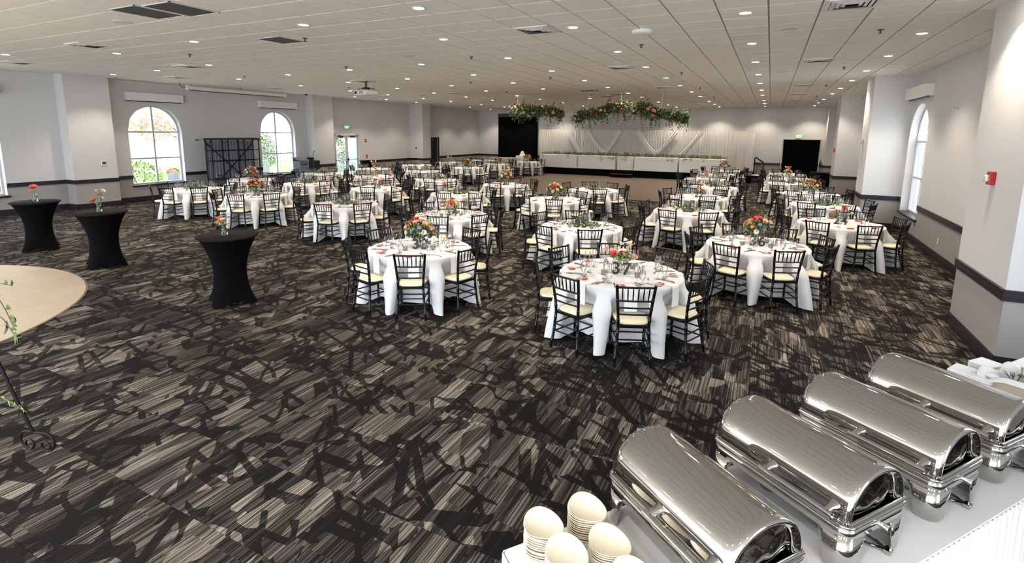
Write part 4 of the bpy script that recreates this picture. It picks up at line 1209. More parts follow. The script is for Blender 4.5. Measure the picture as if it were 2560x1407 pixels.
def bouquet(x, y, n, desc, near, seed):
    rng = random.Random(seed)
    t = thing('flower_bouquet', 'coral, peach and white flower bouquet in a vase on %s' % desc, 'bouquet', (x, y, TOPZ), rng.uniform(0, 6.3), 'large bouquets on the round tables')
    v = MB(); v.lathe([(.0, .001), (.055, .002), (.06, .01), (.055, .13), (.062, .155), (.058, .155), (.05, .12), (.05, .012), (0, .01)], 16, 0)
    obj('vase', v.mesh('vase', 'glass'), t)
    s_ = MB()
    for k in range(14):
        a = rng.uniform(0, 6.3); s_.tube([(.035 * math.cos(a), .035 * math.sin(a), .012), (-.03 * math.cos(a + 1), -.03 * math.sin(a + 1), .15), (.08 * math.cos(a), .08 * math.sin(a), .22)], .003, 4, caps=False)
    obj('stems', s_.mesh('stems', 'leaf2'), t)
    mb = MB()
    for _ in range(320 if near else 110):
        d = rdir(rng, -.35); k = rng.uniform(.55, 1.0)
        leaf(mb, Vector((d.x * .19 * k, d.y * .19 * k, .24 + d.z * .13 * k)), d + rdir(rng) * .6, rdir(rng), rng.uniform(.05, .09) * (1 if near else 1.5), .016 * (1 if near else 1.5), rng.choice((0, 0, 1, 1, 2)))
    for _ in range(6):
        d = rdir(rng, .3); p = Vector((d.x * .17, d.y * .17, .26 + d.z * .15))
        for k in range(7): leaf(mb, p + d * .02 * k, d + rdir(rng) * .9, rdir(rng), .03, .009, 2)
    stuff(obj('foliage', mb.mesh('foliage', 'leaf1', 'leaf2', 'leaf3'), t))
    spec = [('peony', 'coral', .062)] * 2 + [('rose', 'peach', .048)] * 3 + [('rose', 'white', .042)] * 4 + [('rose', 'salmon', .046)] * 2 + [('daisy', 'orange', .03)] * 3 + [('rose', 'cream', .045)] * 3 + [('daisy', 'blue', .028)] * 4 + [('rose', 'pink', .042)] * 2
    if not near: spec = [(a_, b_, c_ * 1.15) for a_, b_, c_ in spec[:16]]
    rng.shuffle(spec)
    for k, (kd, c, r) in enumerate(spec):
        z = 1 - (k + .5) / len(spec) * 1.18; a = k * 2.4; q = math.sqrt(max(0, 1 - z * z))
        d = Vector((q * math.cos(a), q * math.sin(a), z))
        o = obj('flower', flower(kd, c, r), t, (d.x * .195, d.y * .195, .25 + d.z * .155)); aim(o, Vector((d.x, d.y, max(.1, d.z + .25))))
        o['label'] = c + ' flower'
def budvases(x, y, desc, near, seed, ct):
    rng = random.Random(seed)
    opts = [('coral', 'coral ranunculus'), ('peach', 'peach roses'), ('white', 'white stock'), ('orange', 'orange ranunculus'), ('pink', 'pink snapdragon')]
    for k in range(5 if near else 3):
        a = k * 2 * PI / (5 if near else 3) + ct; rr = rng.uniform(.05, .12); c, nm = opts[k]
        h = rng.uniform(.09, .15)
        t = thing('bud_vase', 'small glass bud vase of %s on %s' % (nm, desc), 'vase', (x + rr * math.cos(a), y + rr * math.sin(a), TOPZ), 0, 'bud vases on the round tables')
        v = MB(); v.lathe([(.0, .001), (.028, .002), (.032, .02), (.03, h * .55), (.014, h * .8), (.016, h)], 12, 0)
        obj('vase', v.mesh('bud_vase_glass', 'glass'), t)
        nf = 4
        s_ = MB(); lf = MB(); ends = []
        for j in range(nf):
            b = rng.uniform(0, 6.3); e = Vector((.11 * math.cos(b) * rng.uniform(.3, 1), .11 * math.sin(b) * rng.uniform(.3, 1), h + rng.uniform(.05, .21)))
            s_.tube([(0, 0, .01), (0, 0, h), tuple(e)], .0028, 4, caps=False); ends.append(e)
            for q in range(4): leaf(lf, Vector((0, 0, h)).lerp(e, rng.random()), rdir(rng, -.2), rdir(rng), .05, .012, rng.choice((0, 1)))
        obj('stems', s_.mesh('stems', 'leaf2'), t); obj('leaves', lf.mesh('leaves', 'leaf2', 'leaf3'), t)
        for j, e in enumerate(ends):
            col = c if j < 2 else rng.choice(('white', 'cream', c))
            o = obj('flower', flower('rose' if c != 'white' else 'daisy', col, .038 if j else .05), t, e); aim(o, Vector((e.x, e.y, .12)))
def candles(x, y, desc, near, seed, ct):
    rng = random.Random(seed)
    for k, (h, r) in enumerate(((.25, .05), (.20, .05), (.14, .05))):
        a = k * 2.09 + ct + 1.2; rr = .085
        t = thing('floating_candle_cylinder', '%s glass cylinder with a floating white candle on %s' % (('tall', 'middle height', 'short')[k], desc), 'candle holder', (x + rr * math.cos(a), y + rr * math.sin(a), TOPZ), 0, 'candle cylinders on the round tables')
        obj('glass_cylinder', MB().lathe([(.0, .002), (r, .002), (r, h), (r - .004, h), (r - .004, .008)], 16, 0).mesh('glass_cylinder', 'glass'), t)
        obj('water', MB().disc(r - .005, h * .72, 16, 0).mesh('water', 'water'), t)
        obj('candle', MB().lathe([(.0, h * .70), (.03, h * .70), (.04, h * .70 + .02), (.038, h * .70 + .03), (0, h * .70 + .032)], 12, 0).mesh('candle', 'candle'), t)
    mb = MB()
    for _ in range(170 if near else 70):
        a = rng.uniform(0, 6.3); q = rng.uniform(.09, .24)
        leaf(mb, Vector((q * math.cos(a) * (1.5 if abs(math.cos(a)) > .5 else 1), q * math.sin(a), .008 + rng.uniform(0, .05))), rdir(rng, -.1), rdir(rng), rng.uniform(.05, .09), .018, rng.choice((0, 1, 1, 2)))
    o = tag(obj('table_greenery', mb.mesh('table_greenery', 'leaf1', 'leaf2', 'leaf3'), None, (x, y, TOPZ)), 'loose green leaf sprays around the candles on %s' % desc, 'greenery'); stuff(o)
for n, (x, y, a0, kind, desc, num) in TB.items():
    for w in desc.split():
        if w.isdigit(): desc = desc.replace(w, NW[int(w)])
    rng = random.Random(n * 7 + 1)
    dist = math.hypot(x, y)
    lod = 1 if y < 9.9 else 2 if y < 16.5 else 3
    angs = [a0 + 45 * k for k in range(8)]
    t = thing('round_table', 'round table under a white floor-length cloth, %s' % desc if num else 'round white clothed table, the %s' % desc, 'table', (x, y, 0), 0, 'round banquet tables')
    obj('tablecloth', cloth_mesh(angs, n, {1: 30, 2: 22, 3: 16}[lod], {1: 16, 2: 11, 3: 9}[lod]).mesh('tablecloth', 'linen'), t)
    va = math.degrees(math.atan2(-y, -x))          # direction from the table to the camera
    order = sorted(range(8), key=lambda k: (angs[k] - va + 22.5) % 360)
    posn = {k: POSN[i] for i, k in enumerate(order)}
    far_hidden = ()
    for k, a in enumerate(angs):
        ar = R(a + rng.uniform(-.8, .8)); ps = posn[k]
        ds = desc if not num else desc
        if not (lod == 3 and ps in ('far side',) and y > 20.5):
            q = rng.uniform(.805, .84)
            spawn('banquet_chair', {1: CH1, 2: CH2, 3: CH3}[lod], 'black chair with ivory seat on the %s of %s' % (ps, ds), 'chair', (x + q * math.cos(ar), y + q * math.sin(ar), 0), ar + PI / 2 + R(rng.uniform(-1.5, 1.5)), 'black chairs around the round tables')
        ar = R(a); ca, sa = math.cos(ar), math.sin(ar); rz = ar + PI / 2
        P = lambda r, dg: (x + r * math.cos(R(a + dg)), y + r * math.sin(R(a + dg)), TOPZ)
        seat = '%s seat of %s' % (ps, ds)
        spawn('napkin', NAP, 'white hanging napkin at the ' + seat, 'napkin', (x + .762 * ca, y + .762 * sa, TOPZ), rz, 'white napkins hanging from the tables')
        spawn('wine_glass', WINE, 'tall clear wine glass at the ' + seat, 'glass', P(.47 + rng.uniform(-.02, .02), 13 + rng.uniform(-2, 2)), 0, 'wine glasses on the round tables')
        spawn('water_goblet', GOB, 'clear water goblet at the ' + seat, 'glass', P(.52 + rng.uniform(-.02, .02), 20 + rng.uniform(-2, 2)), 0, 'water goblets on the round tables')
        if lod < 3 or ps in ('near side', 'near right', 'near left'):
            if rng.random() < (.62 if lod < 3 else .5):
                p = P(.63, -9.5)
                spawn('favor_box', BOX if lod == 1 else BOXFAR, ('red checkered favor box at the ' if lod == 1 else 'small red box at the ') + seat, 'box', p, rz + R(rng.uniform(-15, 15)), 'red favor boxes on the tables')
        if lod == 1:
            if rng.random() < .7: spawn('champagne_flute', FLU, 'slim champagne flute at the ' + seat, 'glass', P(.40, 8), 0, 'champagne flutes on the near tables')
            spawn('dinner_fork', FORK, 'silver fork at the ' + seat, 'fork', P(.60, -15.5), rz + R(rng.uniform(-5, 5)), 'forks on the near tables')
            spawn('dinner_knife', KNIFE, 'silver knife at the ' + seat, 'knife', P(.60, 10), rz + R(rng.uniform(-5, 5)), 'knives on the near tables')
            spawn('table_spoon', SPOON, 'silver spoon at the ' + seat, 'spoon', P(.60, 13), rz + R(rng.uniform(-5, 5)), 'spoons on the near tables')
            spawn('place_card', CARD, 'white folded place card at the ' + seat, 'card', P(.42, rng.uniform(-3, 3)), rz + R(rng.uniform(-10, 10)), 'place cards on the near tables')
    vd = math.atan2(-y, -x); f = Vector((math.cos(vd), math.sin(vd), 0))
    rt = math.atan2(-x, y) * .6
    c = Vector((x, y, TOPZ)) - f * .10
    if num:
        tn = thing('table_number', 'black standing number %s on its round table' % NW[n], 'number', (x + f.x * .10, y + f.y * .10, TOPZ), rt)
        for i, ch in enumerate(str(n)):
            obj('digit', text_mesh(ch, .222, .006, 'black', .003), tn, ((i - (len(str(n)) - 1) / 2) * .125, 0, .003), rot=(R(90), 0, 0))
    {'A': lambda: bouquet(c.x, c.y, n, desc, lod < 3 and y < 13, n), 'B': lambda: budvases(c.x, c.y, desc, lod == 1, n, vd), 'C': lambda: candles(c.x, c.y, desc, lod < 3, n, vd)}[kind]()
    if lod == 1:
        sd = Vector((-f.y, f.x, 0))
        for i, nm in ((0, 'taller'), (1, 'second')):
            p = Vector((x, y, TOPZ)) + sd * (.22 + .05 * i) + f * (.02 - .06 * i)
            spawn('salt_shaker', SHAK, 'small silver %s shaker on %s' % (('salt', 'pepper')[i], desc), 'shaker', p, 0, 'silver shakers on the near tables')
        for i in range(3):
            aa = vd + (-.9, .8, 2.6)[i]
            spawn('votive_candle', VOT, 'small glass votive, %s, on %s' % (('right of the number', 'left of the number', 'behind the centrepiece')[i], desc), 'candle', (x + .27 * math.cos(aa), y + .27 * math.sin(aa), TOPZ), 0, 'glass votives on the near tables')
# loose chairs
for x, y, a, lb in ((2.75, 18.6, -60, 'black chair against the right wall behind the middle pillar'), (2.95, 19.25, -80, 'second black chair against the right wall behind the middle pillar'),
                    (-.5, 28.9, 150, 'black chair alone near the stage stairs'), (-17.9, 19.6, 200, 'black chair standing before the glass door')):
    spawn('banquet_chair', CH3, lb, 'chair', (x, y, 0), R(a), 'black chairs standing loose by the walls')
HC_ = [-12.18, -11.48, -10.8, -10.0, -9.28, -8.51, -7.12, -6.34, -5.73, -5.16, -4.51, -3.84, -3.29, -2.62]
for k, x in enumerate(HC_):
    spawn('banquet_chair', CH3, 'black chair behind the head table, %s from the left end' % ordw[k] if k < 13 else 'black chair behind the head table at its right end', 'chair', (x, 30.72, .4), PI, 'black chairs behind the head table')
rng = random.Random(77)
t = thing('flower_bouquet', 'small orange and peach bouquet on the sweetheart table', 'bouquet', (-7.5, 30.1, 1.15))
obj('vase', MB().lathe([(.0, .001), (.05, .002), (.06, .1), (.05, .12)], 12, 0).mesh('vase', 'glass'), t)
mb = MB()
for _ in range(90): leaf(mb, Vector((0, 0, .16)) + rdir(rng, -.3) * .12, rdir(rng), rdir(rng), .07, .02, rng.choice((0, 1)))
stuff(obj('foliage', mb.mesh('foliage', 'leaf1', 'leaf2'), t))
for k in range(9):
    d = rdir(rng, -.1); o = obj('flower', flower('rose', ('orange', 'salmon', 'peach')[k % 3], .05), t, Vector((0, 0, .18)) + d * .14); aim(o, d)
# cake table and cake
t = thing('cake_table', 'small round cake table with a pleated cream skirt', 'table', (-14.05, 29.75, 0))
mb = MB()
mb.grid(lambda u, v: ((.42 + .012 * v * math.sin(u * 2 * PI * 30)) * math.cos(2 * PI * u), (.42 + .012 * v * math.sin(u * 2 * PI * 30)) * math.sin(2 * PI * u), 1.02 - 1.01 * v), 180, 3, 0, True, True); mb.disc(.42, 1.02, 40, 0)
obj('table_skirt', mb.mesh('table_skirt', 'napkin'), t)
t = thing('wedding_cake', 'three tier ivory cake on the small round table', 'cake', (-14.05, 29.75, 1.02))
obj('cake_board', MB().lathe([(.0, .001), (.24, .001), (.24, .012), (0, .012)], 24, 0, False).mesh('cake_board', 'white'), t)
for r, z0, z1 in ((.17, .012, .12), (.125, .12, .22), (.08, .22, .31)):
    obj('tier', MB().lathe([(.0, z0), (r, z0), (r, z1 - .012), (r - .012, z1), (0, z1)], 24, 0).mesh('tier', 'cake'), t)

# ------------------------------------------------------------------ hanging flower installations
def floral(label, segs, seed, nleaf, nfl, struts):
    rng = random.Random(seed)
    t = thing('hanging_flower_installation', label, 'flower installation', (segs[0][0], 20.5, 3.3))
    ox = Vector((segs[0][0], 20.5, 3.3))
    fr = MB(); fr.tube([Vector((s[0], 20.5, s[1])) - ox for s in segs], .025, 6)
    obj('frame', fr.mesh('frame', 'iron'), t)
    mb = MB()
    def pick():
        u = rng.random() * (len(segs) - 1); i = int(u); f = u - i
        a, b = segs[i], segs[min(i + 1, len(segs) - 1)]
        return Vector((a[0] + (b[0] - a[0]) * f, 20.5, a[1] + (b[1] - a[1]) * f)) - ox, a[2] + (b[2] - a[2]) * f
    for _ in range(nleaf):
        c, r = pick(); d = rdir(rng)
        k = rng.random() ** .5
        leaf(mb, c + Vector((d.x * r * .8, d.y * r, d.z * r)) * k, d + rdir(rng) * .7, rdir(rng), rng.uniform(.06, .13), .022, rng.choice((0, 0, 1, 1, 2)))
    for _ in range(int(nleaf / 90)):
        c, r = pick(); ln = rng.uniform(.15, .5); w = rng.uniform(-.15, .15)
        for k in range(16):
            q = k / 16; leaf(mb, c + Vector((w * q, rng.uniform(-.05, .05), -r * .7 - ln * q)), rdir(rng, -1), rdir(rng), .07, .02, rng.choice((0, 1, 2)))
    for _ in range(int(nleaf / 200)):
        c, r = pick()
        for k in range(9):
            leaf(mb, c + Vector((.1 * (k / 9), 0, r * .8 + .25 * k / 9)), rdir(rng, -.2), rdir(rng), .06, .018, 1)
    stuff(obj('foliage', mb.mesh('foliage', 'leaf1', 'leaf2', 'leaf3'), t))
    for k in range(nfl):
        c, r = pick(); d = rdir(rng, -.8)
        if d.y > .2: d.y = -d.y
        kd, col, rad = rng.choice((('rose', 'peach', .075), ('rose', 'coral', .06), ('rose', 'cream', .07), ('daisy', 'orange', .06), ('rose', 'pink', .07), ('daisy', 'blue', .05), ('rose', 'salmon', .065), ('rose', 'white', .06)))
        o = obj('flower', flower(kd, col, rad), t, c + d * r * .95); aim(o, d)
    for a, b in struts:
        obj('strut', MB().tube([Vector(a) - ox, Vector(b) - ox], .014, 6).mesh('strut', 'offwhite'), t)
floral('smaller hanging cloud of greenery and flowers at the left over the dance floor', [(-10.15, 3.42, .24), (-9.7, 3.46, .26), (-9.2, 3.40, .24), (-8.6, 3.40, .20), (-8.2, 3.36, .20), (-7.9, 3.24, .16)], 61, 2600, 34,
       [((-10.0, 20.5, 3.4), (-9.9, 20.5, 4.07)), ((-8.7, 20.5, 3.4), (-8.8, 20.5, 4.07))])
floral('long wavy hanging garland of greenery and flowers before the head table', [(-7.3, 3.10, .16), (-6.95, 3.22, .22), (-6.4, 3.26, .24), (-6.1, 3.34, .20), (-5.85, 3.5, .20), (-5.3, 3.52, .22), (-4.85, 3.48, .2), (-4.55, 3.42, .30), (-4.3, 3.35, .30), (-3.95, 3.25, .17), (-3.5, 3.2, .16), (-3.1, 3.08, .16), (-2.88, 3.06, .14)], 62, 5200, 60,
       [((-6.95, 20.5, 3.28), (-6.75, 20.5, 3.42)), ((-4.1, 20.5, 3.33), (-3.85, 20.5, 3.5)), ((-3.72, 20.5, 3.5), (-3.4, 20.5, 3.25)), ((-3.85, 20.5, 3.5), (-3.8, 20.5, 4.07)), ((-5.4, 20.5, 3.5), (-5.4, 20.5, 4.07)), ((-6.75, 20.5, 3.42), (-6.75, 20.5, 4.07))])

# ------------------------------------------------------------------ left side furniture
def cocktail(x, y, rz, lb, h=1.0, d=.40):
    t = thing('cocktail_table', lb, 'table', (x, y, 0), rz, 'tall cocktail tables in black stretch covers')
    mb = MB()
    def fn(u, v):
        a = 2 * PI * u; q = abs(math.cos(2 * a)) ** 3          # four feet
        zb = .012 + .055 * (1 - q)
        z = h + (zb - h) * v
        top, mid = d, .215 + .0 * q
        if v < .6: k = v / .6; r = top + (mid - top) * math.sin(k * PI / 2) ** .8
        else:
            k = (v - .6) / .4; r = mid + (.27 + .10 * q - mid) * k ** 1.7 + .0
        return (r * math.cos(a), r * math.sin(a), z)
    mb.grid(fn, 96, 22, 0, True, True)
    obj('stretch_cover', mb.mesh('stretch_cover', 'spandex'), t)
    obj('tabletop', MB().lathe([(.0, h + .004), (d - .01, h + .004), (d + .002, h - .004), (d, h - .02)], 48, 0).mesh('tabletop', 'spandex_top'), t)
cocktail(-13.35, 5.0, R(20), 'tall black cocktail table, farthest left of the three')
cocktail(-10.75, 4.93, R(25), 'tall black cocktail table, middle of the three on the left')
cocktail(-6.88, 4.68, R(20), 'tall black cocktail table, nearest of the three on the left')
cocktail(-18.35, 20.35, R(10), 'tall black cocktail table by the glass door')
def table_vase(x, y, seed, lb, fl, h):
    rng = random.Random(seed)
    t = thing('flower_vase', lb, 'vase', (x, y, 1.005))
    obj('vase', MB().lathe([(.0, .001), (.036, .002), (.042, .02), (.04, h * .7), (.03, h * .85), (.034, h)], 14, 0).mesh('vase', 'glass'), t)
    s_, lf = MB(), MB()
    for (dx, dy, dz, c, r) in fl:
        s_.tube([(0, 0, .01), (dx * .2, dy * .2, h), (dx, dy, h + dz)], .0035, 5, caps=False)
        for q in range(5): leaf(lf, Vector((dx * .2, dy * .2, h)).lerp(Vector((dx, dy, h + dz)), rng.random()), rdir(rng, -.1), rdir(rng), .06, .014, rng.choice((0, 1)))
        o = obj('flower', flower('peony' if r > .05 else 'rose', c, r), t, (dx, dy, h + dz)); aim(o, Vector((dx, dy, .1)))
        o['label'] = c + ' flower'
    obj('stems', s_.mesh('stems', 'leaf2'), t); obj('leaves', lf.mesh('leaves', 'leaf2', 'leaf3'), t)
table_vase(-13.2, 4.95, 71, 'glass vase with one orange-red flower on the farthest cocktail table', [(.05, -.02, .12, 'salmon', .075), (-.03, -.04, .07, 'peach', .04)], .16)
table_vase(-10.72, 4.9, 72, 'glass vase with orange and white blooms on the middle cocktail table', [(-.03, -.05, .06, 'orange', .07), (.0, .0, .24, 'peach', .055), (.10, .03, .25, 'white', .045), (.04, .05, .12, 'cream', .03)], .12)
table_vase(-6.85, 4.62, 73, 'glass vase with peach blooms on the nearest cocktail table', [(-.05, -.04, .05, 'peach', .05), (-.09, .0, .10, 'orange', .04), (.04, .03, .17, 'white', .035), (.02, -.02, .08, 'peach', .045)], .13)

t = thing('metal_rack_backdrop', 'black metal bar rack with crossed braces against the left wall', 'rack', (-18.75, 13.05, 0))
obj('top_board', MB().bevbox(-.06, .42, -1.2, 1.12, 2.09, 2.165, .006).mesh('top_board', 'brownbar'), t)
for x in (0, .35):
    for y in (-.88, -.22, .45, 1.10):
        obj('post', MB().tube([(x, y, .0), (x, y, 2.09)], .022, 8).lathe([(.034, 2.03), (.034, 2.09)], 8, 0, True, (x, y, 0)).lathe([(.036, .0), (.036, .02), (.022, .03)], 8, 0, True, (x, y, 0)).mesh('post', 'iron'), t)
for z in (1.70, 1.31, .62, .14):
    for x in (0, .35): obj('rail', MB().tube([(x, -.88, z), (x, 1.10, z)], .014, 6).mesh('rail', 'iron'), t)
for y in (-.88, -.22, .45, 1.10): obj('side_rail', MB().tube([(0, y, 1.31), (.35, y, 1.31)], .012, 6).tube([(0, y, .14), (.35, y, .14)], .012, 6).mesh('side_rail', 'iron'), t)
obj('brace', MB().tube([(.03, -.86, 1.97), (.03, 1.08, .16)], .018, 6).mesh('brace', 'iron'), t)
obj('brace', MB().tube([(.03, 1.08, 1.97), (.03, -.86, .16)], .018, 6).mesh('brace', 'iron'), t)
obj('end_knob', MB().tube([(.15, -1.2, 2.1), (.15, -1.33, 2.1)], [.015, .028], 8).mesh('end_knob', 'iron'), t)
mb = MB(); mb.grid(lambda u, v: (-.05 + .025 * math.sin(u * 2 * PI * 16 + math.sin(u * 9)), -.85 + 1.95 * u, 2.05 - 2.03 * v), 160, 4, 0)
obj('drape', mb.mesh('drape', 'greydrape'), t)
t = thing('lectern', 'grey lectern with a small plaque by the second window', 'lectern', (-18.3, 16.1, 0))
mb = MB(); mb.bevbox(-.22, .2, -.22, .22, .02, 1.16, .01); mb.bevbox(-.26, .24, -.26, .26, 0, .06, .01)
obj('body', mb.mesh('lectern_body', 'lectern'), t)
mb = MB(); mb.add([(-.26, -.25, 1.30), (.25, -.25, 1.17), (.25, .25, 1.17), (-.26, .25, 1.30), (-.26, -.25, 1.33), (.25, -.25, 1.20), (.25, .25, 1.20), (-.26, .25, 1.33)], [(3, 2, 1, 0), (4, 5, 6, 7), (0, 1, 5, 4), (1, 2, 6, 5), (2, 3, 7, 6), (3, 0, 4, 7)])
mb.box(-.24, -.2, -.22, .22, 1.1, 1.31)
obj('desk_top', mb.mesh('desk_top', 'lectern'), t)
obj('plaque', MB().box(.2, .206, -.17, .17, .98, 1.08).mesh('plaque', 'darkpanel'), t)
t = thing('microphone_stand', 'black microphone on a thin stand beside the lectern', 'microphone', (-18.0, 16.55, 0))
obj('base', MB().lathe([(.0, .0), (.14, .0), (.14, .015), (.02, .03), (0, .03)], 16, 0).mesh('base', 'black'), t)
obj('pole', MB().tube([(0, 0, .02), (0, 0, 1.5)], .011, 8).mesh('pole', 'black'), t)
obj('microphone', MB().tube([(0, 0, 1.48), (.06, -.02, 1.57), (.09, -.03, 1.61)], [.012, .014, .026], 8).mesh('microphone', 'black'), t)
t = thing('equipment_cabinet', 'black two-step equipment cabinet beside the lectern', 'cabinet', (-18.85, 17.0, 0))
obj('tall_case', MB().bevbox(-.28, .2, -.24, .16, .01, 1.27, .012).mesh('tall_case', 'piano'), t)
obj('low_case', MB().bevbox(-.2, .3, -.235, .42, .011, 1.12, .012).mesh('low_case', 'black'), t)
for z in (.35, .7): obj('shelf_edge', MB().box(.3, .312, -.2, .40, z, z + .02).mesh('shelf_edge', 'darkmetal'), t)
t = thing('dark_clothed_table', 'dark blue-black clothed table before the right black drape', 'table', (2.25, 28.6, 0))
obj('tablecloth', cloth_box(-.42, .55, -.4, .4, .012, .74, 91, 18, .02, .02).mesh('dark_cloth', 'spandex'), t)

# ------------------------------------------------------------------ foreground buffet
BA = math.atan2(.788, .616)
BO = Vector((-.87, 1.71, 0)); eT = Vector((.616, .788, 0)); eD = Vector((.788, -.616, 0))
def bp(t_, d_, z=0): return BO + eT * t_ + eD * d_ + Vector((0, 0, z))
BZ = .762
t = thing('buffet_table', 'long white clothed buffet table with a pleated skirt at the lower right', 'table', BO, BA)
mb = MB(); mb.bevbox(0.0, 4.6, -.792, 0.0, BZ - .03, BZ, .012)
def drp(u, v):
    x = .0 + 4.6 * u
    return (x, .006 + .012 * v, BZ - .012 - .30 * v)
mb.grid(drp, 30, 3, 0)
mb.grid(lambda u, v: (-.006 - .01 * v, -.77 + .77 * u, BZ - .012 - .30 * v), 10, 3, 0)
obj('tablecloth', mb.mesh('buffet_cloth', 'linen'), t)
rng = random.Random(5)
def skirt_fn(u, v):
    tot = 4.6 + .77 + 4.6 + .77; d = (u % 1.0) * tot
    if d < 4.6: p = (d, -.785); n = (0, -1)
    elif d < 5.37: p = (4.61, -.785 + d - 4.6); n = (1, 0)
    elif d < 9.97: p = (4.6 - (d - 5.37), -.0); n = (0, 1)
    else: p = (-.01, -(d - 9.97)); n = (-1, 0)
    a = d * 105; w = (math.sin(a + .8 * math.sin(d * 9.0)) + .4 * math.sin(a * .37)) * (.004 + .012 * v) + .01 * v
    if n == (0, 1) or n == (-1, 0): w -= .02
    return (p[0] + n[0] * w, p[1] + n[1] * w, BZ - .03 - (BZ - .04) * v)
mb = MB(); mb.grid(skirt_fn, 1500, 4, 0, True, True)
obj('table_skirt', mb.mesh('buffet_skirt', 'napkin'), t)
mb = MB(); mb.grid(lambda u, v: (4.6 * u, -.792 - .003 * math.sin(u * 700), BZ - .004 - .032 * v), 500, 1, 0)
obj('skirt_band', mb.mesh('skirt_band', 'napkin'), t)

def rrect(hx, hy, r, n=6):
    pts = []
    for cx, cyy, a0 in ((hx - r, hy - r, 0), (-hx + r, hy - r, 90), (-hx + r, -hy + r, 180), (hx - r, -hy + r, 270)):
        for k in range(n + 1):
            a = R(a0 + 90 * k / n); pts.append((cx + r * math.cos(a), cyy + r * math.sin(a)))
    return pts
def chafer_geo():
    P = []
    HX, HY = .205, .345
    # apron band with tall corner legs cut from one curved sheet
    def band(pts, zlo, zhi, th=.004, closed=True):
        mb = MB(); n = len(pts); vs = []
        for i, (x, y) in enumerate(pts):
            l = math.hypot(x, y); ix, iy = x - th * x / l, y - th * y / l
            vs += [(x, y, zhi[i]), (x, y, zlo[i]), (ix, iy, zlo[i]), (ix, iy, zhi[i])]
        fs = []
        for i in range(n if closed else n - 1):
            a, b = 4 * i, 4 * ((i + 1) % n)
            fs += [(a + 1, b + 1, b, a), (a + 2, b + 2, b + 1, a + 1), (a + 3, b + 3, b + 2, a + 2), (a, b, b + 3, a + 3)]
        mb.add(vs, fs, 0, True); return mb
    pts = []
    base = rrect(HX, HY, .055, 8)
    for i in range(len(base)):
        p, q = base[i], base[(i + 1) % len(base)]; d = math.hypot(q[0] - p[0], q[1] - p[1]); k = max(1, int(d / .03))
        for j in range(k): pts.append((p[0] + (q[0] - p[0]) * j / k, p[1] + (q[1] - p[1]) * j / k))
    P.append(('apron', band(pts, [.150] * len(pts), [.195] * len(pts)).mesh('apron', 'chrome')))
    for sx, sy in ((1, 1), (-1, 1), (-1, -1), (1, -1)):
        arc = []
        r = .055
        for k in range(-5, 15):
            if k < 0: arc.append((HX * sx, (HY - r + k * .014) * sy))
            elif k <= 9:
                a = R(10 * k); arc.append(((HX - r + r * math.cos(a)) * sx, (HY - r + r * math.sin(a)) * sy))
            else: arc.append(((HX - r - (k - 9) * .014) * sx, HY * sy))
        n = len(arc); zl = []
        for k in range(n):
            e = min(k, n - 1 - k); zl.append({0: .150, 1: .120, 2: .06}.get(e, .001))
        P.append(('leg', band(arc, zl, [.152] * n, .004, False).mesh('leg', 'chrome')))
    # water pan with rolled rim
    mb = MB()
    rr = [(HX - .004, HY - .004, .196), (HX + .006, HY + .006, .204), (HX + .004, HY + .004, .212), (HX - .012, HY - .012, .212), (HX - .02, HY - .02, .20), (HX - .03, HY - .03, .13), (HX - .05, HY - .05, .115)]
    vs = []; m_ = len(rrect(1, 1, .1, 6))
    for hx, hy, z in rr: vs += [(x, y, z) for x, y in rrect(hx, hy, .05, 6)]
    fs = []
    for i in range(len(rr) - 1):
        for k in range(m_):
            a, b = i * m_ + k, i * m_ + (k + 1) % m_; fs.append((a, b, b + m_, a + m_))
    mb.add(vs, fs, 0, True); mb.add([(x, y, .115) for x, y in rrect(HX - .05, HY - .05, .05, 6)], [tuple(range(m_))])
    P.append(('water_pan', mb.mesh('water_pan', 'chrome')))
    # roll-top lid
    mb = MB(); Rr, HL = .192, .322
    prof = [(-HL, .84), (-HL + .0, .86), (-HL - .012, .90), (-HL - .012, .95), (-HL + .004, .99), (-HL + .03, 1.0)]
    prof = [(-HL + .016, .80)] + prof
    ys = prof + [(-HL + .1, 1.0), (-.1, 1.0), (.1, 1.0), (HL - .1, 1.0)] + [(-y, k) for y, k in reversed(prof)]
    def lf(u, v):
        i = int(round(v * (len(ys) - 1))); y, k = ys[i]; a = PI * u
        rad = Rr * k; z = .214 + rad * math.sin(a) ** .8
        return (rad * math.cos(a), y, z)
    mb.grid(lf, 40, len(ys) - 1, 0, True)
    for sg in (-1, 1):
        rad = Rr * .80
        def capf(u, v, sg=sg):
            a = PI * u; q = v
            x = rad * math.cos(a) * q; zz = rad * math.sin(a) ** .8 * q
            bulge = .010 * (1 - q * q) + .0016 * math.sin(x * 60 + 2 * sg) * math.sin(zz * 75) * (1 - q)
            return (x, sg * (HL - .016 + bulge), .214 + zz)
        mb.grid(capf, 40, 8, 0, True)
    lid = mb.mesh('roll_top_lid', 'chrome')
    mb = MB()
    for y in (-.27, .01): mb.tube([(-.185, y, .262), (-.215, y, .262), (-.245, y, .256)], [.026, .015, .013], 10)
    mb.tube([(-.247, -.30, .255), (-.247, .035, .255)], .014, 10)
    hd = mb.mesh('lid_handle', 'chrome')
    mb = MB(); mb.tube([(-Rr - .006, -HL, .216), (-Rr - .006, HL, .216)], .008, 8)
    mb.tube([(Rr + .006, -HL, .216), (Rr + .006, HL, .216)], .008, 8); mb.tube([(-Rr, -HL - .012, .217), (Rr, -HL - .012, .217)], .008, 8); mb.tube([(-Rr, HL + .012, .217), (Rr, HL + .012, .217)], .008, 8)
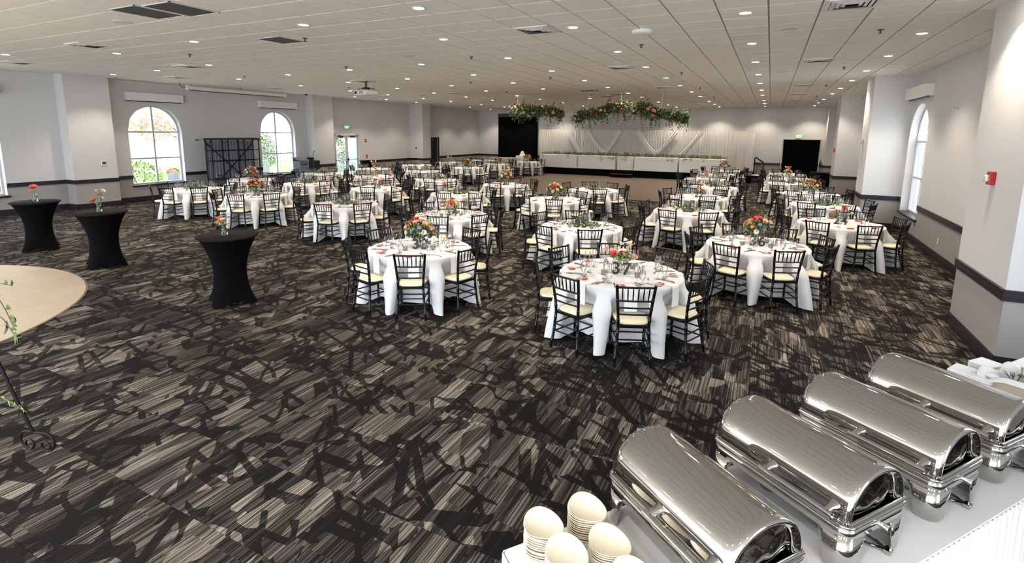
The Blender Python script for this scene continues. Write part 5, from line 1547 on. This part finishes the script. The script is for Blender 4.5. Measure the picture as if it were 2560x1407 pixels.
    P.append(('roll_top_lid', lid, ('lid_handle', hd), ('lid_rim', mb.mesh('lid_rim', 'chrome'))))
    mb = MB()
    for y in (-.15, .15): mb.lathe([(.0, .002), (.045, .002), (.045, .055), (.03, .06), (0, .058)], 14, 0, True, (0, y, 0))
    P.append(('fuel_can', mb.mesh('fuel_can', 'steel')))
    mb = MB(); mb.tube([(0, -.335, .172), (0, -.385, .172)], [.012, .014], 10)
    P.append(('latch_knob', mb.mesh('latch_knob', 'steel')))
    for sx in (-1, 1):
        for sy in (-1, 1):
            pass
    return P
CHAF = chafer_geo()
DX = ['nearest the bowls', 'second from the bowls', 'third from the bowls', 'farthest from the bowls']
for k, (tt, dd) in enumerate(((.71, .36), (1.37, .355), (2.02, .35), (2.63, .345))):
    spawn('chafing_dish', CHAF, 'polished roll-top chafing dish, %s' % DX[k], 'chafing dish', bp(tt, dd, BZ + .001), BA + R((-1, 0, 1, -1)[k]), 'chafing dishes on the buffet')
def tongs():
    mb = MB(); ends = []
    for s in (-1, 1):
        mb2 = MB()
        pts = [(0, 0, .012), (s * .02, .05, .012), (s * .045, .16, .010), (s * .06, .26, .008)]
        for i in range(3):
            p, q = pts[i], pts[i + 1]; w = .011
            mb2.add([(p[0] - w, p[1], p[2]), (p[0] + w, p[1], p[2]), (q[0] + w, q[1], q[2]), (q[0] - w, q[1], q[2]), (p[0], p[1], p[2] + .008), (q[0], q[1], q[2] + .008)], [(0, 4, 5, 3), (4, 1, 2, 5)], 0, True)
        ends.append(('arm', mb2.mesh('tong_arm', 'chrome')))
    mb.bevbox(-.016, .016, -.018, .012, .003, .024, .004)
    return [('hinge', mb.mesh('tong_hinge', 'chrome'))] + ends
TG = tongs()
for k, (tt, dd, an) in enumerate(((1.46, .70, 0), (2.10, .70, -6), (2.70, .70, 3))):
    spawn('serving_tongs', TG, 'metal serving tongs beside the chafing dish %s' % DX[k + 1], 'tongs', bp(tt, dd, BZ + .001), BA + R(an + 8), 'serving tongs on the buffet')
def bowl_geo():
    mb = MB()
    def shp(a):       # egg shaped outline with one drawn out corner
        return 1.0 + .16 * max(0, math.cos(a)) ** 6 + .03 * math.cos(2 * a)
    prof = [(.0, .004), (.045, .0), (.05, .003), (.075, .026), (.096, .058), (.099, .060), (.0985, .0625), (.094, .061), (.074, .032), (.045, .012), (0, .009)]
    n = 40; vs, fs = [], []
    for r, z in prof:
        for k in range(n):
            a = 2 * PI * k / n; q = 1 + (shp(a) - 1) * (r / .099)
            zz = z + (.010 * (r / .099) ** 2 * math.cos(2 * a + .3) if r > .06 else 0)
            vs.append((r * q * math.cos(a), r * q * math.sin(a), zz))
    for i in range(len(prof) - 1):
        for k in range(n):
            a, b = i * n + k, i * n + (k + 1) % n; fs.append((a, b, b + n, a + n))
    vs = [(x * .84, y * .84, z) for x, y, z in vs]
    mb.add(vs, fs, 0, True); return mb.mesh('bowl', 'bowl')
BOWL = bowl_geo()
STK = (((-.70, 1.735), 12, 'leftmost stack'), ((-.575, 1.915), 11, 'stack nearest the carpet'), ((-.442, 1.795), 10, 'stack nearest the chafing dish'), ((-.562, 1.632), 13, 'nearest full stack at the lower edge'), ((-.318, 1.672), 10, 'stack cut by the lower edge'))
for (x, y), n, lb in STK:
    rng = random.Random(n * 31 + int(x * 100))
    base = .92 - .05 - (n - 1) * .0098
    for k in range(n):
        spawn('bowl', BOWL, 'ivory bowl at the top of the ' + lb if k == n - 1 else 'ivory bowl number %s from the bottom in the %s' % (ordw[k], lb), 'bowl', (x + rng.uniform(-.002, .002), y + rng.uniform(-.002, .002), BZ + .001 + k * .0098), R(-38) + R(rng.uniform(-4, 4)), 'stacked ivory bowls on the buffet')
mb = MB(); 
for k in range(7): mb.bevbox(-.12, .12, -.085, .085, .002 + k * .014, .014 + k * .014, .003)
NAPS = mb.mesh('napkin_stack', 'card')
for k, (tt, dd, rz, lb) in enumerate(((3.62, .07, 6, 'thick white paper napkin stack behind the farthest chafing dish'), (3.90, .08, -4, 'white paper napkin stack beside the cutlery basket'))):
    tag(obj('napkin_stack', NAPS, None, bp(tt, dd, BZ), BA + R(rz + 90)), lb, 'napkins')
t = thing('cutlery_basket', 'cloth lined basket full of silverware at the right edge', 'basket', bp(3.74, .36, BZ), BA + R(90))
def bsk(u, v):
    a = 2 * PI * u; e = .5; c, s_ = math.cos(a), math.sin(a)
    x = math.copysign(abs(c) ** e, c) * (.20 + .05 * v); y = math.copysign(abs(s_) ** e, s_) * (.13 + .04 * v)
    return (x, y, .004 + .11 * v)
mb = MB(); mb.grid(bsk, 48, 5, 0, True, True); mb.bevbox(-.18, .18, -.12, .12, .002, .01, .003)
obj('basket', mb.mesh('basket', 'beige'), t)
def lin_fn(u, v):
    x, y, z = bsk(u, .25 + .8 * min(1, v * 1.5)); k = 1.03 if v > .66 else .96
    z2 = z + .012 + (.03 * math.sin(u * 2 * PI * 5) if v > .5 else 0) - (max(0, v - .7) * .12)
    return (x * (k + .25 * max(0, v - .66)), y * (k + .25 * max(0, v - .66)), z2)
mb = MB(); mb.grid(lin_fn, 60, 9, 0, True, True)
obj('liner_cloth', mb.mesh('liner_cloth', 'napkin'), t)
rng = random.Random(8)
for k in range(26):
    o = obj(('fork', 'spoon', 'knife')[k % 3], (FORK, SPOON, KNIFE)[k % 3], t, (rng.uniform(-.13, .13), rng.uniform(-.08, .08), .085 + rng.uniform(0, .035)), rot=(rng.uniform(-.5, .9), rng.uniform(-.3, .3), rng.uniform(-.5, .5)))

# ------------------------------------------------------------------ easel with greenery at the left edge
t = thing('floor_easel', 'black wrought iron easel leg with a scroll foot at the left edge', 'easel', (-4.93, 1.655, 0), math.atan2(.27, .95))
obj('leg', MB().tube([(-.03, .0, .155), (-.10, -.02, .40), (-.20, -.05, .78), (-.42, -.1, 1.7)], .012, 8).mesh('leg', 'iron'), t)
mb = MB()
for s in (-1, 1):
    pts = []
    for k in range(27):
        if k < 10:
            a = PI / 2 - s * 0 - k / 9 * PI; pts.append((s * (.085 + .075 * math.cos(a)) - s * 0.0, 0, .085 + .075 * math.sin(a)))
        else:
            a = -PI / 2 - (k - 9) / 17 * 2 * PI * .95; r = .055 - .030 * (k - 9) / 17
            pts.append((s * (.085 + r * math.cos(a)), 0, .010 + r + r * math.sin(a)))
    pts = [(0 - .03 * (s > 0) - .03 * (s < 0), 0, .157)] + pts
    mb.tube(pts, .008, 8)
obj('scroll_foot', mb.mesh('scroll_foot', 'iron'), t)
obj('crossbar', MB().tube([(-.24, -.06, .92), (-.75, -.06, .92)], .010, 8).mesh('crossbar', 'iron'), t)
t = thing('eucalyptus_sprig', 'green eucalyptus sprigs hanging into view from the easel', 'greenery', (-4.98, 1.6, 1.2))
rng = random.Random(33)
stem = MB()
strands = [[(-.35, 0, .20), (-.15, 0, .16), (.13, .02, .16)], [(-.3, 0, .05), (-.05, .0, .02), (.02, 0, -.04), (.10, 0, -.14)], [(-.3, 0, -.05), (-.02, 0, -.13), (.08, 0, -.2)], [(-.3, 0, .10), (-.08, 0, .07)]]
def bigleaf(p, d, ln, wd, m):
    d = Vector(d).normalized(); sd = d.cross(Vector((0, 1, .25))).normalized(); nn = sd.cross(d); p = Vector(p)
    vs, fs = [], []
    for j in range(7):
        v = j / 6; w = wd * math.sin(PI * min(.98, .06 + v * .94)) ** .8
        for i in (-1, 0, 1): vs.append(tuple(p + d * ln * v + sd * w * i + nn * (w * .35 * abs(i) - ln * .12 * v * v)))
    for j in range(6):
        for i in range(2): q = j * 3 + i; fs.append((q, q + 1, q + 4, q + 3))
    return MB().add(vs, fs, 0, True).mesh('leaf', m)
for s in strands: stem.tube(s, .0035, 5)
obj('stem', stem.mesh('stem', 'bark'), t)
for p, d, ln in (((.02, .01, .155), (.9, 0, .55), .10), ((.10, .02, .16), (1, 0, .9), .08), ((-.06, 0, .15), (-.3, 0, -1), .08), ((-.10, 0, .03), (.6, 0, .8), .11), ((-.12, 0, .02), (.8, 0, .45), .10), ((.015, 0, -.03), (.9, 0, .42), .125), ((.05, 0, -.09), (1, 0, .12), .15), ((.09, 0, -.13), (.8, 0, .75), .12),
                 ((.09, 0, -.14), (1, 0, .2), .11), ((.0, 0, -.12), (-.3, 0, -1), .12), ((.06, 0, -.18), (1, 0, .35), .12), ((.07, 0, -.2), (.9, 0, -.5), .12), ((.07, 0, -.2), (.5, 0, -.9), .10), ((-.05, 0, -.11), (.5, 0, -.8), .09), ((.1, 0, -.2), (1, 0, .1), .08)):
    obj('leaf', bigleaf(p, d, ln, ln * .17, rng.choice(('leaf1', 'leaf2', 'leaf2'))), t)
t = thing('ivy_strand', 'thin low strand of pale ivy crossing the easel leg', 'greenery', (-5.0, 1.6, .38))
stem = MB(); stem.tube([(-.5, 0, 0), (-.2, 0, .01), (.12, 0, -.01)], .003, 5)
obj('stem', stem.mesh('stem', 'leaf2'), t)
for k in range(9):
    obj('leaf', bigleaf((-.35 + k * .055, 0, .005), (1, rng.uniform(-.3, .3), rng.uniform(-.8, .5)), .055, .013, 'leaf3' if k % 2 else 'leaf2'), t)
